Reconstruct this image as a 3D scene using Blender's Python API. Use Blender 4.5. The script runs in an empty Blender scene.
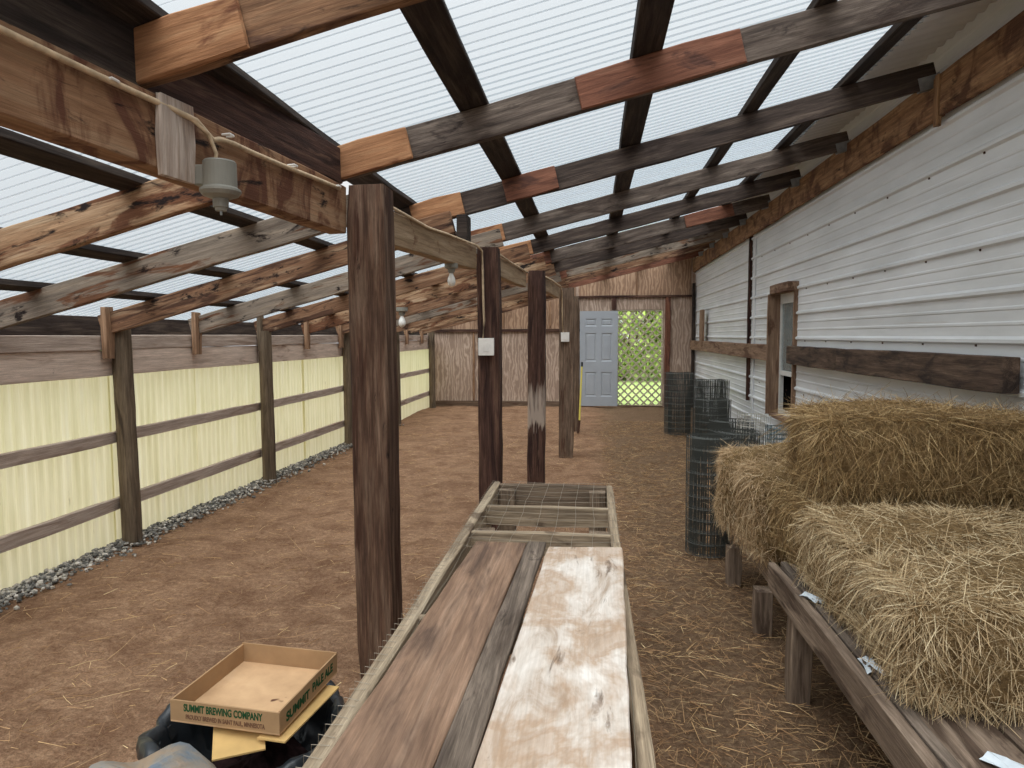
import bpy, math, random
import numpy as np
from mathutils import Vector, Matrix
random.seed(7); RNG = np.random.default_rng(11)
SC = bpy.context.scene; COL = SC.collection
V = Vector

# ------------------------------------------------------------------ mesh helpers
class MB:
    """collects shapes and links them as one mesh object"""
    def __init__(s): s.v = []; s.f = []; s.m = []
    def quad(s, a, b, c, d, mi=0):
        n = len(s.v); s.v += [tuple(a), tuple(b), tuple(c), tuple(d)]; s.f.append((n, n+1, n+2, n+3)); s.m.append(mi)
    def poly(s, pts, mi=0):
        n = len(s.v); s.v += [tuple(p) for p in pts]; s.f.append(tuple(range(n, n+len(pts)))); s.m.append(mi)
    def box(s, x0, x1, y0, y1, z0, z1, M=None, mi=0, ch=0.0):
        if ch > 0: return s.bevbox(x0, x1, y0, y1, z0, z1, ch, M, mi)
        P = [V((x, y, z)) for z in (z0, z1) for y in (y0, y1) for x in (x0, x1)]
        if M is not None: P = [M @ p for p in P]
        n = len(s.v); s.v += [tuple(p) for p in P]
        for q in ((0,2,3,1),(4,5,7,6),(0,1,5,4),(2,6,7,3),(0,4,6,2),(1,3,7,5)): s.f.append(tuple(n+i for i in q)); s.m.append(mi)
    def bevbox(s, x0, x1, y0, y1, z0, z1, c, M=None, mi=0):
        """box whose edges are chamfered: octagonal section along x with inset ends"""
        def ring(x, k):
            a, b, e, g = y0+k, y1-k, z0+k, z1-k
            return [V((x, a+c, e)), V((x, b-c, e)), V((x, b, e+c)), V((x, b, g-c)), V((x, b-c, g)), V((x, a+c, g)), V((x, a, g-c)), V((x, a, e+c))]
        rings = [ring(x0, c*.7), ring(x0+c*.7, 0), ring(x1-c*.7, 0), ring(x1, c*.7)]
        s.loft(rings, M, mi)
    def loft(s, rings, M=None, mi=0, caps=True, closed=True):
        n = len(s.v); k = len(rings[0])
        for r in rings: s.v += [tuple(M @ p) if M is not None else tuple(p) for p in r]
        for i in range(len(rings)-1):
            for j in range(k if closed else k-1):
                a = n+i*k+j; b = n+i*k+(j+1) % k
                s.f.append((a, b, b+k, a+k)); s.m.append(mi)
        if caps:
            s.f.append(tuple(n+j for j in reversed(range(k)))); s.m.append(mi)
            e = n+(len(rings)-1)*k; s.f.append(tuple(e+j for j in range(k))); s.m.append(mi)
    def tube(s, pts, r, sides=6, mi=0, caps=True):
        pts = [V(p) for p in pts]; rings = []
        up = V((0, 0, 1))
        for i, p in enumerate(pts):
            t = (pts[min(i+1, len(pts)-1)]-pts[max(i-1, 0)])
            t = t.normalized() if t.length > 1e-9 else V((1, 0, 0))
            a = t.cross(up)
            if a.length < .05: a = t.cross(V((1, 0, 0)))
            a.normalize(); b = t.cross(a)
            rr = r[i] if isinstance(r, (list, tuple)) else r
            rings.append([p+(a*math.cos(2*math.pi*j/sides)+b*math.sin(2*math.pi*j/sides))*rr for j in range(sides)])
        s.loft(rings, None, mi, caps)
    def lathe(s, prof, seg=24, M=None, mi=0, caps=True):
        rings = [[V((r*math.cos(2*math.pi*j/seg), r*math.sin(2*math.pi*j/seg), z)) for j in range(seg)] for r, z in prof]
        s.loft(rings, M, mi, caps)
    def build(s, name, mats, parent=None, M=None, smooth=False):
        me = bpy.data.meshes.new(name); me.from_pydata(s.v, [], s.f); me.validate(clean_customdata=False)
        for m in (mats if isinstance(mats, (list, tuple)) else [mats]): me.materials.append(m)
        if len(s.m) == len(me.polygons): me.polygons.foreach_set('material_index', s.m)
        if smooth: me.polygons.foreach_set('use_smooth', [True]*len(me.polygons))
        me.update()
        return link(name, me, parent, M)

def link(name, data, parent=None, M=None):
    o = bpy.data.objects.new(name, data); COL.objects.link(o)
    if parent: o.parent = parent
    if M is not None: o.matrix_local = M
    return o
def tag(o, label, cat, group=None, kind=None):
    o['label'] = label; o['category'] = cat
    if group: o['group'] = group
    if kind: o['kind'] = kind
    return o
def structure(o, label=None):
    o['kind'] = 'structure'
    if label: o['label'] = label
    return o
def empty(name, loc, rz=0):
    return link(name, None, None, Matrix.Translation(V(loc)) @ Matrix.Rotation(rz, 4, 'Z'))
def frame(o, ex, ez):
    ex = V(ex).normalized(); ez = V(ez); ez = (ez-ex*ez.dot(ex)).normalized(); ey = ez.cross(ex)
    M = Matrix.Identity(4)
    for i, c in enumerate((ex, ey, ez)):
        for j in range(3): M[j][i] = c[j]
    M.translation = V(o); return M

def timber(L, w, h, seg=None, jit=.0025, ch=.004, taper=0, warp=0.0, mb=None, x0=0.0, y0=0.0, z0=0.0):
    """a sawn, slightly worn timber along local x from 0 to L, y centred, z from 0 to h"""
    mb = mb or MB(); seg = seg or max(2, int(L/.22)); rings = []
    ph = random.uniform(0, 6)
    for i in range(seg+1):
        x = L*i/seg; k = ch*.8 if i in (0, seg) else 0
        dy = warp*math.sin(ph+x*1.3); dz = warp*.6*math.sin(ph*2+x*.9)
        j = lambda: random.uniform(-jit, jit)
        a, b, e, g = -w/2+k, w/2-k, k, h-k; c = ch
        pts = [(a+c, e), (b-c, e), (b, e+c), (b, g-c), (b-c, g), (a+c, g), (a, g-c), (a, e+c)]
        j1, j2 = j(), j()
        rings.append([V((x0+x+(random.uniform(-.003, .003) if i in (0, seg) else 0), y0+p[0]+dy+j1, z0+p[1]+dz+j2)) for p in pts])
    mb.loft(rings); return mb
def box_obj(name, mat, b, parent=None, ch=.003, M=None):
    m = MB(); m.box(*b, ch=ch); return m.build(name, mat, parent, M)

# ------------------------------------------------------------------ materials
def rgb(r, g, b):
    f = lambda c: ((c/255+.055)/1.055)**2.4 if c > 10 else c/255/12.92
    return (f(r), f(g), f(b), 1)
class NT:
    def __init__(s, name):
        s.mat = bpy.data.materials.new(name); s.mat.use_nodes = True; s.t = s.mat.node_tree; s.n = s.t.nodes
        s.out = s.n['Material Output']; s.p = s.n['Principled BSDF']
    def N(s, typ, **kw):
        n = s.n.new(typ)
        for k, v in kw.items():
            if k in n.inputs.keys() if hasattr(n, 'inputs') else False: n.inputs[k].default_value = v
            else: setattr(n, k, v)
        return n
    def L(s, a, b): s.t.links.new(a, b)
    def coords(s, scale=(1, 1, 1), rnd=True, src='Object'):
        tc = s.N('ShaderNodeTexCoord'); mp = s.N('ShaderNodeMapping'); mp.inputs['Scale'].default_value = scale
        if rnd:
            oi = s.N('ShaderNodeObjectInfo'); mu = s.N('ShaderNodeVectorMath', operation='MULTIPLY_ADD')
            cb = s.N('ShaderNodeCombineXYZ')
            for k in range(3): s.L(oi.outputs['Random'], cb.inputs[k])
            mu.inputs[1].default_value = (37.0, 11.0, 23.0)
            s.L(cb.outputs[0], mu.inputs[0]); s.L(tc.outputs[src], mu.inputs[2]); s.L(mu.outputs[0], mp.inputs['Vector'])
        else: s.L(tc.outputs[src], mp.inputs['Vector'])
        return mp.outputs[0]
    def noise(s, vec, scale=1.0, detail=4, rough=.6, dist=0.0):
        n = s.N('ShaderNodeTexNoise'); s.L(vec, n.inputs['Vector'])
        n.inputs['Scale'].default_value = scale; n.inputs['Detail'].default_value = detail
        n.inputs['Roughness'].default_value = rough; n.inputs['Distortion'].default_value = dist
        return n.outputs['Fac']
    def ramp(s, fac, stops, interp='LINEAR'):
        r = s.N('ShaderNodeValToRGB'); r.color_ramp.interpolation = interp; e = r.color_ramp.elements
        while len(e) < len(stops): e.new(.5)
        for el, (p, c) in zip(e, stops): el.position = p; el.color = c if len(c) == 4 else (*c, 1)
        s.L(fac, r.inputs['Fac']); return r.outputs['Color']
    def mix(s, fac, a, b, mode='MIX'):
        m = s.N('ShaderNodeMix', data_type='RGBA', blend_type=mode)
        for sock, v in ((m.inputs['Factor'], fac), (m.inputs[6], a), (m.inputs[7], b)):
            if hasattr(v, 'is_linked'): s.L(v, sock)
            else: sock.default_value = v
        return m.outputs[2]
    def bump(s, h, strength=.4, dist=.01):
        b = s.N('ShaderNodeBump'); b.inputs['Strength'].default_value = strength; b.inputs['Distance'].default_value = dist
        s.L(h, b.inputs['Height']); s.L(b.outputs[0], s.p.inputs['Normal'])
    def done(s, col=None, rough=.8, spec=.2):
        if col is not None:
            if hasattr(col, 'is_linked'): s.L(col, s.p.inputs['Base Color'])
            else: s.p.inputs['Base Color'].default_value = col
        s.p.inputs['Roughness'].default_value = rough
        s.p.inputs['Specular IOR Level'].default_value = spec
        return s.mat
G0 = (0, 0, 0, 1); G1 = (1, 1, 1, 1)
TONE = {'weathered_dark_timber': .66, 'weathered_grey_timber': .74, 'purlin_timber': .62, 'fresh_orange_board': .82, 'reddish_board': .82, 'brown_orange_timber': .8, 'peeling_timber': .86,
        'peeling_brown_timber': .74, 'peeling_grey_timber': .78, 'stained_beam': .74, 'pale_beam': .92, 'brown_post': .70, 'dark_red_post': .72, 'grey_brown_post': .82, 'fence_post_timber': .62,
        'dark_wall_rail': .78, 'bench_timber': .82, 'dirty_brown_board': .80, 'ledger_board': .9, 'brown_block': .85, 'grey_rail': .9}   # darkening factor on each timber's colour
def wood(name, a, b, c, patch=None, pcol=None, pscale=(1.1, 6, 6), grain=1.0, stain=None, spec=.2, sharp=.04):
    """sawn timber: streaks of a, b, c along local x; patch = threshold of blotches in pcol; stain = threshold of dark marks"""
    t = NT(name)
    n1 = t.noise(t.coords((1.2, 16, 16)), 1.6, 5, .62, .35)
    col = t.ramp(n1, [(.3, a), (.5, b), (.7, c)])
    if patch is not None:
        n2 = t.noise(t.coords(pscale), 1.5, 5, .6, .9)
        col = t.mix(t.ramp(n2, [(patch-sharp, G0), (patch+sharp, G1)]), col, pcol)
        n4 = t.noise(t.coords(pscale), 1.9, 3, .55, .6)
    if stain is not None:
        n3 = t.noise(t.coords((2.2, 7, 7)), 2.1, 5, .7, .5)
        col = t.mix(t.ramp(n3, [(stain-sharp, G0), (stain+sharp, G1)]), col, rgb(38, 28, 26))
    nm = t.noise(t.coords((3.0, 46, 46)), 1.5, 5, .72, .6)
    col = t.mix(.62*grain, col, t.ramp(nm, [(.3, (.40, .38, .37)), (.5, (.92, .92, .92)), (.68, (1.45, 1.46, 1.47))]), 'MULTIPLY')
    ng = t.noise(t.coords((3.0, 90, 90)), 2.0, 4, .7, .2)
    col = t.mix(.75*grain, col, t.ramp(ng, [(.3, (.45, .42, .4)), (.65, (1.15, 1.12, 1.1))]), 'MULTIPLY')
    k = TONE.get(name, 1.0)
    if k != 1.0: col = t.mix(1.0, col, (k, k*.985, k*.97, 1), 'MULTIPLY')
    t.bump(ng, .5, .006)
    return t.done(col, .82, spec)

M = {}
M['dark'] = wood('weathered_dark_timber', rgb(56, 48, 45), rgb(88, 76, 70), rgb(124, 110, 100), .60, rgb(62, 50, 46), sharp=.08)
M['grey'] = wood('weathered_grey_timber', rgb(78, 69, 64), rgb(116, 104, 96), rgb(142, 130, 120), .60, rgb(76, 63, 56), stain=.66, sharp=.08)
M['dark2'] = wood('purlin_timber', rgb(46, 40, 39), rgb(72, 62, 57), rgb(104, 92, 82), .62, rgb(50, 41, 38), sharp=.08)
M['orange'] = wood('fresh_orange_board', rgb(140, 98, 68), rgb(176, 128, 92), rgb(196, 152, 114), .60, rgb(126, 82, 58), (1.5, 5, 5), .6, stain=.73)
M['orange2'] = wood('brown_orange_timber', rgb(112, 82, 62), rgb(150, 114, 86), rgb(180, 148, 118), .54, rgb(92, 66, 54), (1.4, 6, 6), .8, stain=.62, sharp=.06)
M['red'] = wood('reddish_board', rgb(104, 66, 52), rgb(134, 90, 72), rgb(154, 110, 90), .6, rgb(96, 66, 56), (1.5, 5, 5), .8, stain=.73)
M['patchy'] = wood('peeling_timber', rgb(142, 106, 78), rgb(174, 142, 112), rgb(194, 170, 142), .53, rgb(118, 80, 58), (1.6, 9, 9), .8, stain=.59, sharp=.04)
M['patchy2'] = wood('peeling_brown_timber', rgb(122, 88, 66), rgb(152, 116, 90), rgb(184, 158, 130), .54, rgb(98, 70, 55), (1.3, 10, 10), .9, stain=.62, sharp=.04)
M['greypatch'] = wood('peeling_grey_timber', rgb(118, 106, 95), rgb(146, 134, 122), rgb(166, 150, 132), .58, rgb(118, 82, 60), (1.3, 9, 9), .8, stain=.61, sharp=.04)
M['beam'] = wood('stained_beam', rgb(136, 98, 70), rgb(164, 126, 96), rgb(184, 152, 122), .53, rgb(112, 74, 56), (4.0, 2.0, 2.0), .5, stain=.62, sharp=.045)
M['beam2'] = wood('pale_beam', rgb(140, 116, 92), rgb(166, 142, 114), rgb(186, 164, 138), .64, rgb(122, 88, 66), (2.4, 4, 4), .6)
M['postA'] = wood('brown_post', rgb(74, 54, 46), rgb(110, 84, 68), rgb(150, 126, 108), .60, rgb(84, 56, 44), (.9, 12, 12), 1.1, stain=.68)
M['postB'] = wood('dark_red_post', rgb(60, 43, 39), rgb(90, 64, 55), rgb(128, 100, 84), .58, rgb(60, 42, 38), (.9, 10, 10), 1.1)
M['postC'] = wood('grey_brown_post', rgb(92, 76, 64), rgb(122, 103, 88), rgb(146, 126, 108), .60, rgb(98, 74, 60), (.9, 10, 10), 1.1)
M['fpost'] = wood('fence_post_timber', rgb(104, 90, 74), rgb(136, 120, 101), rgb(158, 141, 119), .62, rgb(98, 85, 72), (.9, 9, 9), .8)
M['rail'] = wood('grey_rail', rgb(166, 151, 139), rgb(194, 178, 166), rgb(210, 196, 184), .60, rgb(164, 144, 130), (.8, 8, 8), .6)
M['topboard'] = wood('pinkish_grey_board', rgb(190, 171, 156), rgb(214, 195, 180), rgb(226, 208, 193), .62, rgb(176, 154, 139), (.9, 6, 6), .5, stain=.72)
M['block'] = wood('brown_block', rgb(130, 100, 78), rgb(160, 128, 102), rgb(182, 150, 122), .62, rgb(112, 86, 70), (1.5, 6, 6), .9)
M['ledger'] = wood('ledger_board', rgb(124, 92, 68), rgb(160, 124, 92), rgb(184, 150, 114), .54, rgb(106, 76, 58), (2.6, 2.6, 2.6), .9, stain=.66, sharp=.06)
M['casing'] = wood('window_casing', rgb(112, 88, 72), rgb(142, 116, 96), rgb(160, 134, 112), .56, rgb(102, 76, 60), (1.2, 6, 6), .8)
M['railR'] = wood('dark_wall_rail', rgb(76, 63, 55), rgb(106, 88, 76), rgb(136, 116, 100), .55, rgb(66, 56, 51), (1.6, 6, 6), .9, sharp=.08)
M['benchwood'] = wood('bench_timber', rgb(108, 93, 80), rgb(144, 126, 110), rgb(174, 156, 138), .58, rgb(98, 82, 70), (1.2, 7, 7), .9)
M['hutch'] = wood('hutch_timber', rgb(124, 108, 90), rgb(160, 143, 120), rgb(188, 172, 148), .6, rgb(110, 94, 78), (1.6, 7, 7), .9)
M['hutchin'] = wood('hutch_inside_timber', rgb(92, 79, 66), rgb(120, 104, 88), rgb(146, 128, 108), .6, rgb(80, 68, 58), (1.6, 7, 7), .9)
M['brownboard'] = wood('dirty_brown_board', rgb(130, 104, 86), rgb(160, 130, 108), rgb(178, 150, 128), .56, rgb(114, 93, 80), (1.6, 7, 7), .7, stain=.72, sharp=.10)
M['greyplank'] = wood('cracked_grey_plank', rgb(78, 68, 61), rgb(110, 98, 87), rgb(140, 126, 113), .58, rgb(82, 70, 61), (1.2, 6, 6), 1.0, stain=.66, sharp=.06)

def add_worn(base, new, lo, hi):
    m = base.copy(); m.name = new; n = m.node_tree.nodes; l = m.node_tree.links; p = n['Principled BSDF']
    tc = n.new('ShaderNodeTexCoord'); sx = n.new('ShaderNodeSeparateXYZ'); l.new(tc.outputs['Object'], sx.inputs[0])
    mp = n.new('ShaderNodeMapping'); mp.inputs['Scale'].default_value = (3, 30, 30); l.new(tc.outputs['Object'], mp.inputs[0])
    ns = n.new('ShaderNodeTexNoise'); ns.inputs['Scale'].default_value = 1.4; l.new(mp.outputs[0], ns.inputs['Vector'])
    ma = n.new('ShaderNodeMath'); ma.operation = 'MULTIPLY_ADD'; ma.inputs[1].default_value = .55; l.new(ns.outputs['Fac'], ma.inputs[0]); l.new(sx.outputs['X'], ma.inputs[2])
    r = n.new('ShaderNodeValToRGB'); e = r.color_ramp.elements; e.new(.5); e.new(.5)
    for el, (q, v) in zip(e, ((lo, 0), (lo+.03, .75), (hi-.08, .75), (hi, 0))): el.position = q; el.color = (v, v, v, 1)
    k = n.new('ShaderNodeMath'); k.operation = 'MULTIPLY'; k.inputs[1].default_value = .5; l.new(ma.outputs[0], k.inputs[0]); l.new(k.outputs[0], r.inputs[0])
    mx = n.new('ShaderNodeMix'); mx.data_type = 'RGBA'; src = p.inputs['Base Color'].links[0].from_socket
    l.new(r.outputs['Color'], mx.inputs['Factor']); l.new(src, mx.inputs[6]); mx.inputs[7].default_value = rgb(176, 160, 146); l.new(mx.outputs[2], p.inputs['Base Color'])
    return m
M['postworn'] = add_worn(M['postB'], 'worn_post', .50, .68)
def plain(name, col, rough=.6, spec=.3, metal=0.0, nscale=None, var=.12):
    t = NT(name)
    if nscale:
        n = t.noise(t.coords((1, 1, 1)), nscale, 4, .6)
        c2 = tuple(max(0, k*(1-2*var)) for k in col[:3])+(1,); c3 = tuple(min(1, k*(1+var)) for k in col[:3])+(1,)
        col = t.ramp(n, [(.3, c2), (.7, c3)])
    t.p.inputs['Metallic'].default_value = metal
    return t.done(col, rough, spec)
M['white_plastic'] = plain('white_plastic', rgb(222, 218, 212), .5, .4, nscale=14, var=.06)
M['grey_plastic'] = plain('grey_plastic', rgb(126, 123, 114), .55, .3, nscale=9, var=.06)
M['bulb'] = plain('frosted_bulb', rgb(226, 224, 218), .25, .5)
M['rope'] = plain('cream_cable', rgb(196, 172, 142), .75, .2, nscale=30, var=.15)
M['galv'] = plain('galvanised_metal', rgb(150, 154, 156), .45, .5, .6, nscale=20, var=.15)
M['wire'] = plain('dull_wire', rgb(84, 86, 82), .5, .4, .35)
M['wiremid'] = plain('dull_pale_wire', rgb(142, 132, 116), .5, .4, .2)
M['wirebright'] = plain('pale_wire', rgb(186, 182, 172), .5, .4, .2)
M['wireteal'] = plain('green_grey_wire', rgb(92, 110, 114), .5, .4, .2)
M['nail'] = plain('rusty_nail', rgb(70, 48, 38), .8, .2)
M['doorpaint'] = plain('blue_grey_door_paint', rgb(160, 165, 172), .5, .35, nscale=3, var=.04)
M['yellow'] = plain('yellow_handle', rgb(216, 200, 96), .5, .3)
M['blackplastic'] = plain('black_bag_plastic', rgb(34, 38, 42), .32, .5, nscale=8, var=.25)
M['canplastic'] = plain('dark_can_plastic', rgb(38, 40, 42), .5, .4)
M['dirt'] = plain('dark_rubbish', rgb(52, 36, 36), .9, .1, nscale=25, var=.5)
M['sash'] = plain('white_sash', rgb(206, 206, 202), .5, .35, nscale=10, var=.06)
M['dark_room'] = plain('dark_room', rgb(30, 30, 32), .9, .1)
M['ink'] = plain('green_ink', rgb(36, 74, 46), .8, .1)
M['inkbrown'] = plain('brown_ink', rgb(112, 82, 64), .8, .1)
M['paper'] = plain('white_paper', rgb(206, 214, 220), .8, .1, nscale=12, var=.08)
M['blue'] = plain('blue_scrap', rgb(64, 60, 150), .6, .2)

def mat_cardboard():
    t = NT('cardboard'); n = t.noise(t.coords((1, 1, 1)), 7, 5, .6)
    c = t.ramp(n, [(.3, rgb(172, 138, 104)), (.6, rgb(200, 164, 126)), (.75, rgb(210, 178, 142))])
    n2 = t.noise(t.coords((1, 1, 1)), 16, 2, .5)
    c = t.mix(t.ramp(n2, [(.70, G0), (.73, G1)]), c, rgb(96, 64, 50)); return t.done(c, .85, .1)
M['card'] = mat_cardboard()
M['cardout'] = plain('cardboard_outside', rgb(164, 132, 98), .85, .1, nscale=10, var=.1)
M['cardyellow'] = plain('yellowish_cardboard', rgb(206, 170, 112), .85, .1, nscale=8, var=.1)

def mat_whiteboard():
    t = NT('stained_white_board')
    n = t.noise(t.coords((3, 9, 9)), 1.2, 6, .65, .8)
    c = t.ramp(n, [(.3, rgb(158, 134, 112)), (.47, rgb(204, 192, 180)), (.7, rgb(226, 219, 211))])
    n2 = t.noise(t.coords((1, 1.5, 1)), 3.6, 5, .62, .35)
    c = t.mix(t.ramp(n2, [(.44, G0), (.55, (.8, .8, .8)), (.60, (.5, .5, .5)), (.75, (.8, .8, .8))]), c, rgb(170, 140, 112))
    n3 = t.noise(t.coords((2.2, 12, 4)), 1.7, 5, .65, .6)
    c = t.mix(t.ramp(n3, [(.60, G0), (.68, (.85, .85, .85))]), c, rgb(104, 84, 68))
    ng = t.noise(t.coords((4, 80, 80)), 2, 3, .7); c = t.mix(.4, c, t.ramp(ng, [(.3, (.6, .58, .55)), (.6, (1, 1, 1))]), 'MULTIPLY')
    t.bump(ng, .25, .003); return t.done(c, .7, .25)
M['whiteboard'] = mat_whiteboard()

def mat_siding():
    t = NT('white_metal_siding')
    n = t.noise(t.coords((1, .5, 3), False), 2.2, 5, .6)
    c = t.ramp(n, [(.3, rgb(202, 204, 205)), (.6, rgb(220, 222, 224)), (.8, rgb(228, 230, 232))])
    n2 = t.noise(t.coords((1, .35, 14), False), 1.4, 4, .7)
    c = t.mix(t.ramp(n2, [(.68, G0), (.76, (.7, .7, .7))]), c, rgb(178, 160, 138))
    return t.done(c, .42, .4)
M['siding'] = mat_siding()
M['soffit'] = plain('grey_metal_sheet', rgb(206, 205, 202), .5, .4, nscale=2.5, var=.08)

def mat_roof():
    t = NT('clear_corrugated_sheet')
    tr = t.N('ShaderNodeBsdfTransparent'); tr.inputs[0].default_value = (.90, .955, .985, 1)
    tl = t.N('ShaderNodeBsdfTranslucent'); tl.inputs[0].default_value = (.60, .65, .69, 1)
    df = t.N('ShaderNodeBsdfDiffuse'); df.inputs[0].default_value = (.36, .39, .42, 1)
    gl = t.N('ShaderNodeBsdfGlossy'); gl.inputs[0].default_value = (.8, .82, .84, 1); gl.inputs['Roughness'].default_value = .25
    lw = t.N('ShaderNodeLayerWeight'); lw.inputs['Blend'].default_value = .35
    m1 = t.N('ShaderNodeMixShader'); m1.inputs[0].default_value = .45
    t.L(tl.outputs[0], m1.inputs[1]); t.L(df.outputs[0], m1.inputs[2])
    fr = t.ramp(lw.outputs['Facing'], [(.30, (.06, .06, .06)), (.62, (.9, .9, .9))])
    nd = t.noise(t.coords((.35, 3, 1), False), 2.0, 5, .65)
    add = t.N('ShaderNodeMath', operation='MULTIPLY_ADD'); t.L(t.ramp(nd, [(.45, G0), (.8, G1)]), add.inputs[0]); add.inputs[1].default_value = .25
    t.L(fr, add.inputs[2]); add.use_clamp = True
    m2 = t.N('ShaderNodeMixShader'); t.L(add.outputs[0], m2.inputs[0]); t.L(tr.outputs[0], m2.inputs[1]); t.L(m1.outputs[0], m2.inputs[2])
    m3 = t.N('ShaderNodeMixShader'); m3.inputs[0].default_value = .06; t.L(m2.outputs[0], m3.inputs[1]); t.L(gl.outputs[0], m3.inputs[2])
    t.L(m3.outputs[0], t.out.inputs['Surface']); return t.mat
M['roof'] = mat_roof()

def mat_fencepanel():
    t = NT('pale_yellow_fibreglass')
    n = t.noise(t.coords((1, 9, .6), False), 1.6, 5, .65)
    c = t.ramp(n, [(.3, rgb(224, 220, 176)), (.55, rgb(242, 238, 202)), (.8, rgb(248, 246, 220))])
    n2 = t.noise(t.coords((1, 14, 1.6), False), 1.1, 5, .7)
    c = t.mix(t.ramp(n2, [(.66, G0), (.74, (.55, .55, .55))]), c, rgb(150, 140, 100))
    tl = t.N('ShaderNodeBsdfTranslucent'); t.L(c, tl.inputs[0])
    mx = t.N('ShaderNodeMixShader'); mx.inputs[0].default_value = .62
    t.done(c, .6, .25); t.L(t.p.outputs[0], mx.inputs[1]); t.L(tl.outputs[0], mx.inputs[2]); t.L(mx.outputs[0], t.out.inputs['Surface'])
    return t.mat
M['fpanel'] = mat_fencepanel()

def mat_ply(name, a, b, c, sc=1.0):
    t = NT(name); vec = t.coords((1.0, 1, .34), False)
    w = t.N('ShaderNodeTexWave', wave_type='BANDS', bands_direction='X')
    w.inputs['Scale'].default_value = 4.5*sc; w.inputs['Distortion'].default_value = 14.0; w.inputs['Detail'].default_value = 4; w.inputs['Detail Scale'].default_value = 1.4
    t.L(vec, w.inputs['Vector'])
    n = t.noise(t.coords((2, 1, 1), False), 1.5, 5, .6)
    col = t.mix(t.ramp(n, [(.35, G0), (.65, G1)]), t.ramp(w.outputs['Fac'], [(.1, a), (.6, b), (.9, c)]), t.ramp(w.outputs['Fac'], [(.1, a), (.5, a), (.9, b)]))
    t.bump(w.outputs['Fac'], .25, .004); return t.done(col, .85, .15)
M['ply'] = mat_ply('weathered_plywood', rgb(150, 129, 114), rgb(176, 154, 138), rgb(192, 171, 155))
M['ply2'] = mat_ply('brown_plywood', rgb(140, 112, 92), rgb(162, 132, 108), rgb(176, 147, 122))

def mat_ground():
    t = NT('brown_dirt_and_shavings')
    v = t.coords((1, 1, 1), False)
    n1 = t.noise(v, .9, 4, .6); n2 = t.noise(v, 38, 6, .75, .3); n3 = t.noise(t.coords((1, 2.2, 1), False), 9, 5, .7, .6)
    a = t.ramp(n2, [(.28, rgb(100, 76, 60)), (.5, rgb(156, 124, 99)), (.72, rgb(200, 170, 140))])
    b = t.ramp(n3, [(.3, rgb(116, 88, 70)), (.55, rgb(162, 128, 101)), (.75, rgb(190, 158, 127))])
    c = t.mix(.5, a, b)
    c = t.mix(t.ramp(n1, [(.35, G0), (.7, (.7, .7, .7))]), c, t.mix(.5, a, rgb(104, 75, 57)))
    n5 = t.noise(v, 3.4, 5, .68, .5); c = t.mix(t.ramp(n5, [(.42, G0), (.66, (.6, .6, .6))]), c, rgb(98, 68, 50))
    n6 = t.noise(v, 120, 3, .7); c = t.mix(.7, c, t.ramp(n6, [(.34, (.5, .48, .46)), (.5, (.95, .94, .93)), (.68, (1.3, 1.28, 1.25))]), 'MULTIPLY')
    # darker, straw-toned colours across the house side of the floor
    sx = t.N('ShaderNodeSeparateXYZ'); t.L(v, sx.inputs[0])
    ad = t.N('ShaderNodeMath', operation='MULTIPLY_ADD'); t.L(n1, ad.inputs[0]); ad.inputs[1].default_value = .9; t.L(sx.outputs['X'], ad.inputs[2])
    c = t.mix(t.ramp(ad.outputs[0], [(.45, G0), (.8, (.75, .75, .75))]), c, t.ramp(n2, [(.28, rgb(64, 50, 40)), (.55, rgb(112, 92, 72)), (.75, rgb(160, 138, 106))]))
    t.bump(n2, .8, .03); return t.done(c, .95, .05)
M['ground'] = mat_ground()
def mat_gravel():
    t = NT('grey_gravel'); at = t.N('ShaderNodeAttribute', attribute_name='tone')
    return t.done(t.ramp(at.outputs['Fac'], [(0, rgb(84, 82, 78)), (.45, rgb(134, 130, 124)), (.8, rgb(170, 162, 150)), (1, rgb(214, 206, 196))]), .8, .2)
M['gravel'] = mat_gravel()
def mat_straw(name, stops):
    t = NT(name); at = t.N('ShaderNodeAttribute', attribute_name='tone')
    return t.done(t.ramp(at.outputs['Fac'], stops), .6, .3)
M['straw'] = mat_straw('straw', [(0, rgb(98, 77, 52)), (.4, rgb(174, 147, 108)), (.75, rgb(206, 184, 146)), (1, rgb(228, 212, 176))])
M['strawgold'] = mat_straw('golden_straw', [(0, rgb(78, 58, 38)), (.4, rgb(136, 108, 70)), (.75, rgb(180, 150, 104)), (1, rgb(222, 198, 150))])
M['strawpale'] = mat_straw('dusty_straw', [(0, rgb(122, 98, 70)), (.4, rgb(182, 152, 114)), (.75, rgb(202, 174, 136)), (1, rgb(226, 208, 174))])
M['litter'] = mat_straw('straw_litter', [(0, rgb(120, 86, 60)), (.5, rgb(168, 130, 92)), (.85, rgb(200, 164, 116)), (1, rgb(226, 200, 152))])
def mat_balebody():
    t = NT('packed_hay'); n = t.noise(t.coords((6, 6, 6)), 6, 6, .75, .4)
    t.bump(n, 1.0, .03); return t.done(t.ramp(n, [(.3, rgb(86, 68, 46)), (.55, rgb(142, 116, 80)), (.75, rgb(180, 152, 110))]), .9, .1)
M['bale'] = mat_balebody()
def mat_leaf():
    t = NT('green_leaves'); at = t.N('ShaderNodeAttribute', attribute_name='tone')
    return t.done(t.ramp(at.outputs['Fac'], [(0, rgb(110, 136, 64)), (.5, rgb(164, 188, 98)), (1, rgb(216, 230, 156))]), .6, .2)
M['leaf'] = mat_leaf()
def mat_lawn():
    t = NT('lawn'); v = t.coords((1, 1, 1), False); n = t.noise(v, 3, 6, .7)
    return t.done(t.ramp(n, [(.3, rgb(132, 160, 92)), (.7, rgb(184, 204, 134))]), .9, .1)
M['lawn'] = mat_lawn()
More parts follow.
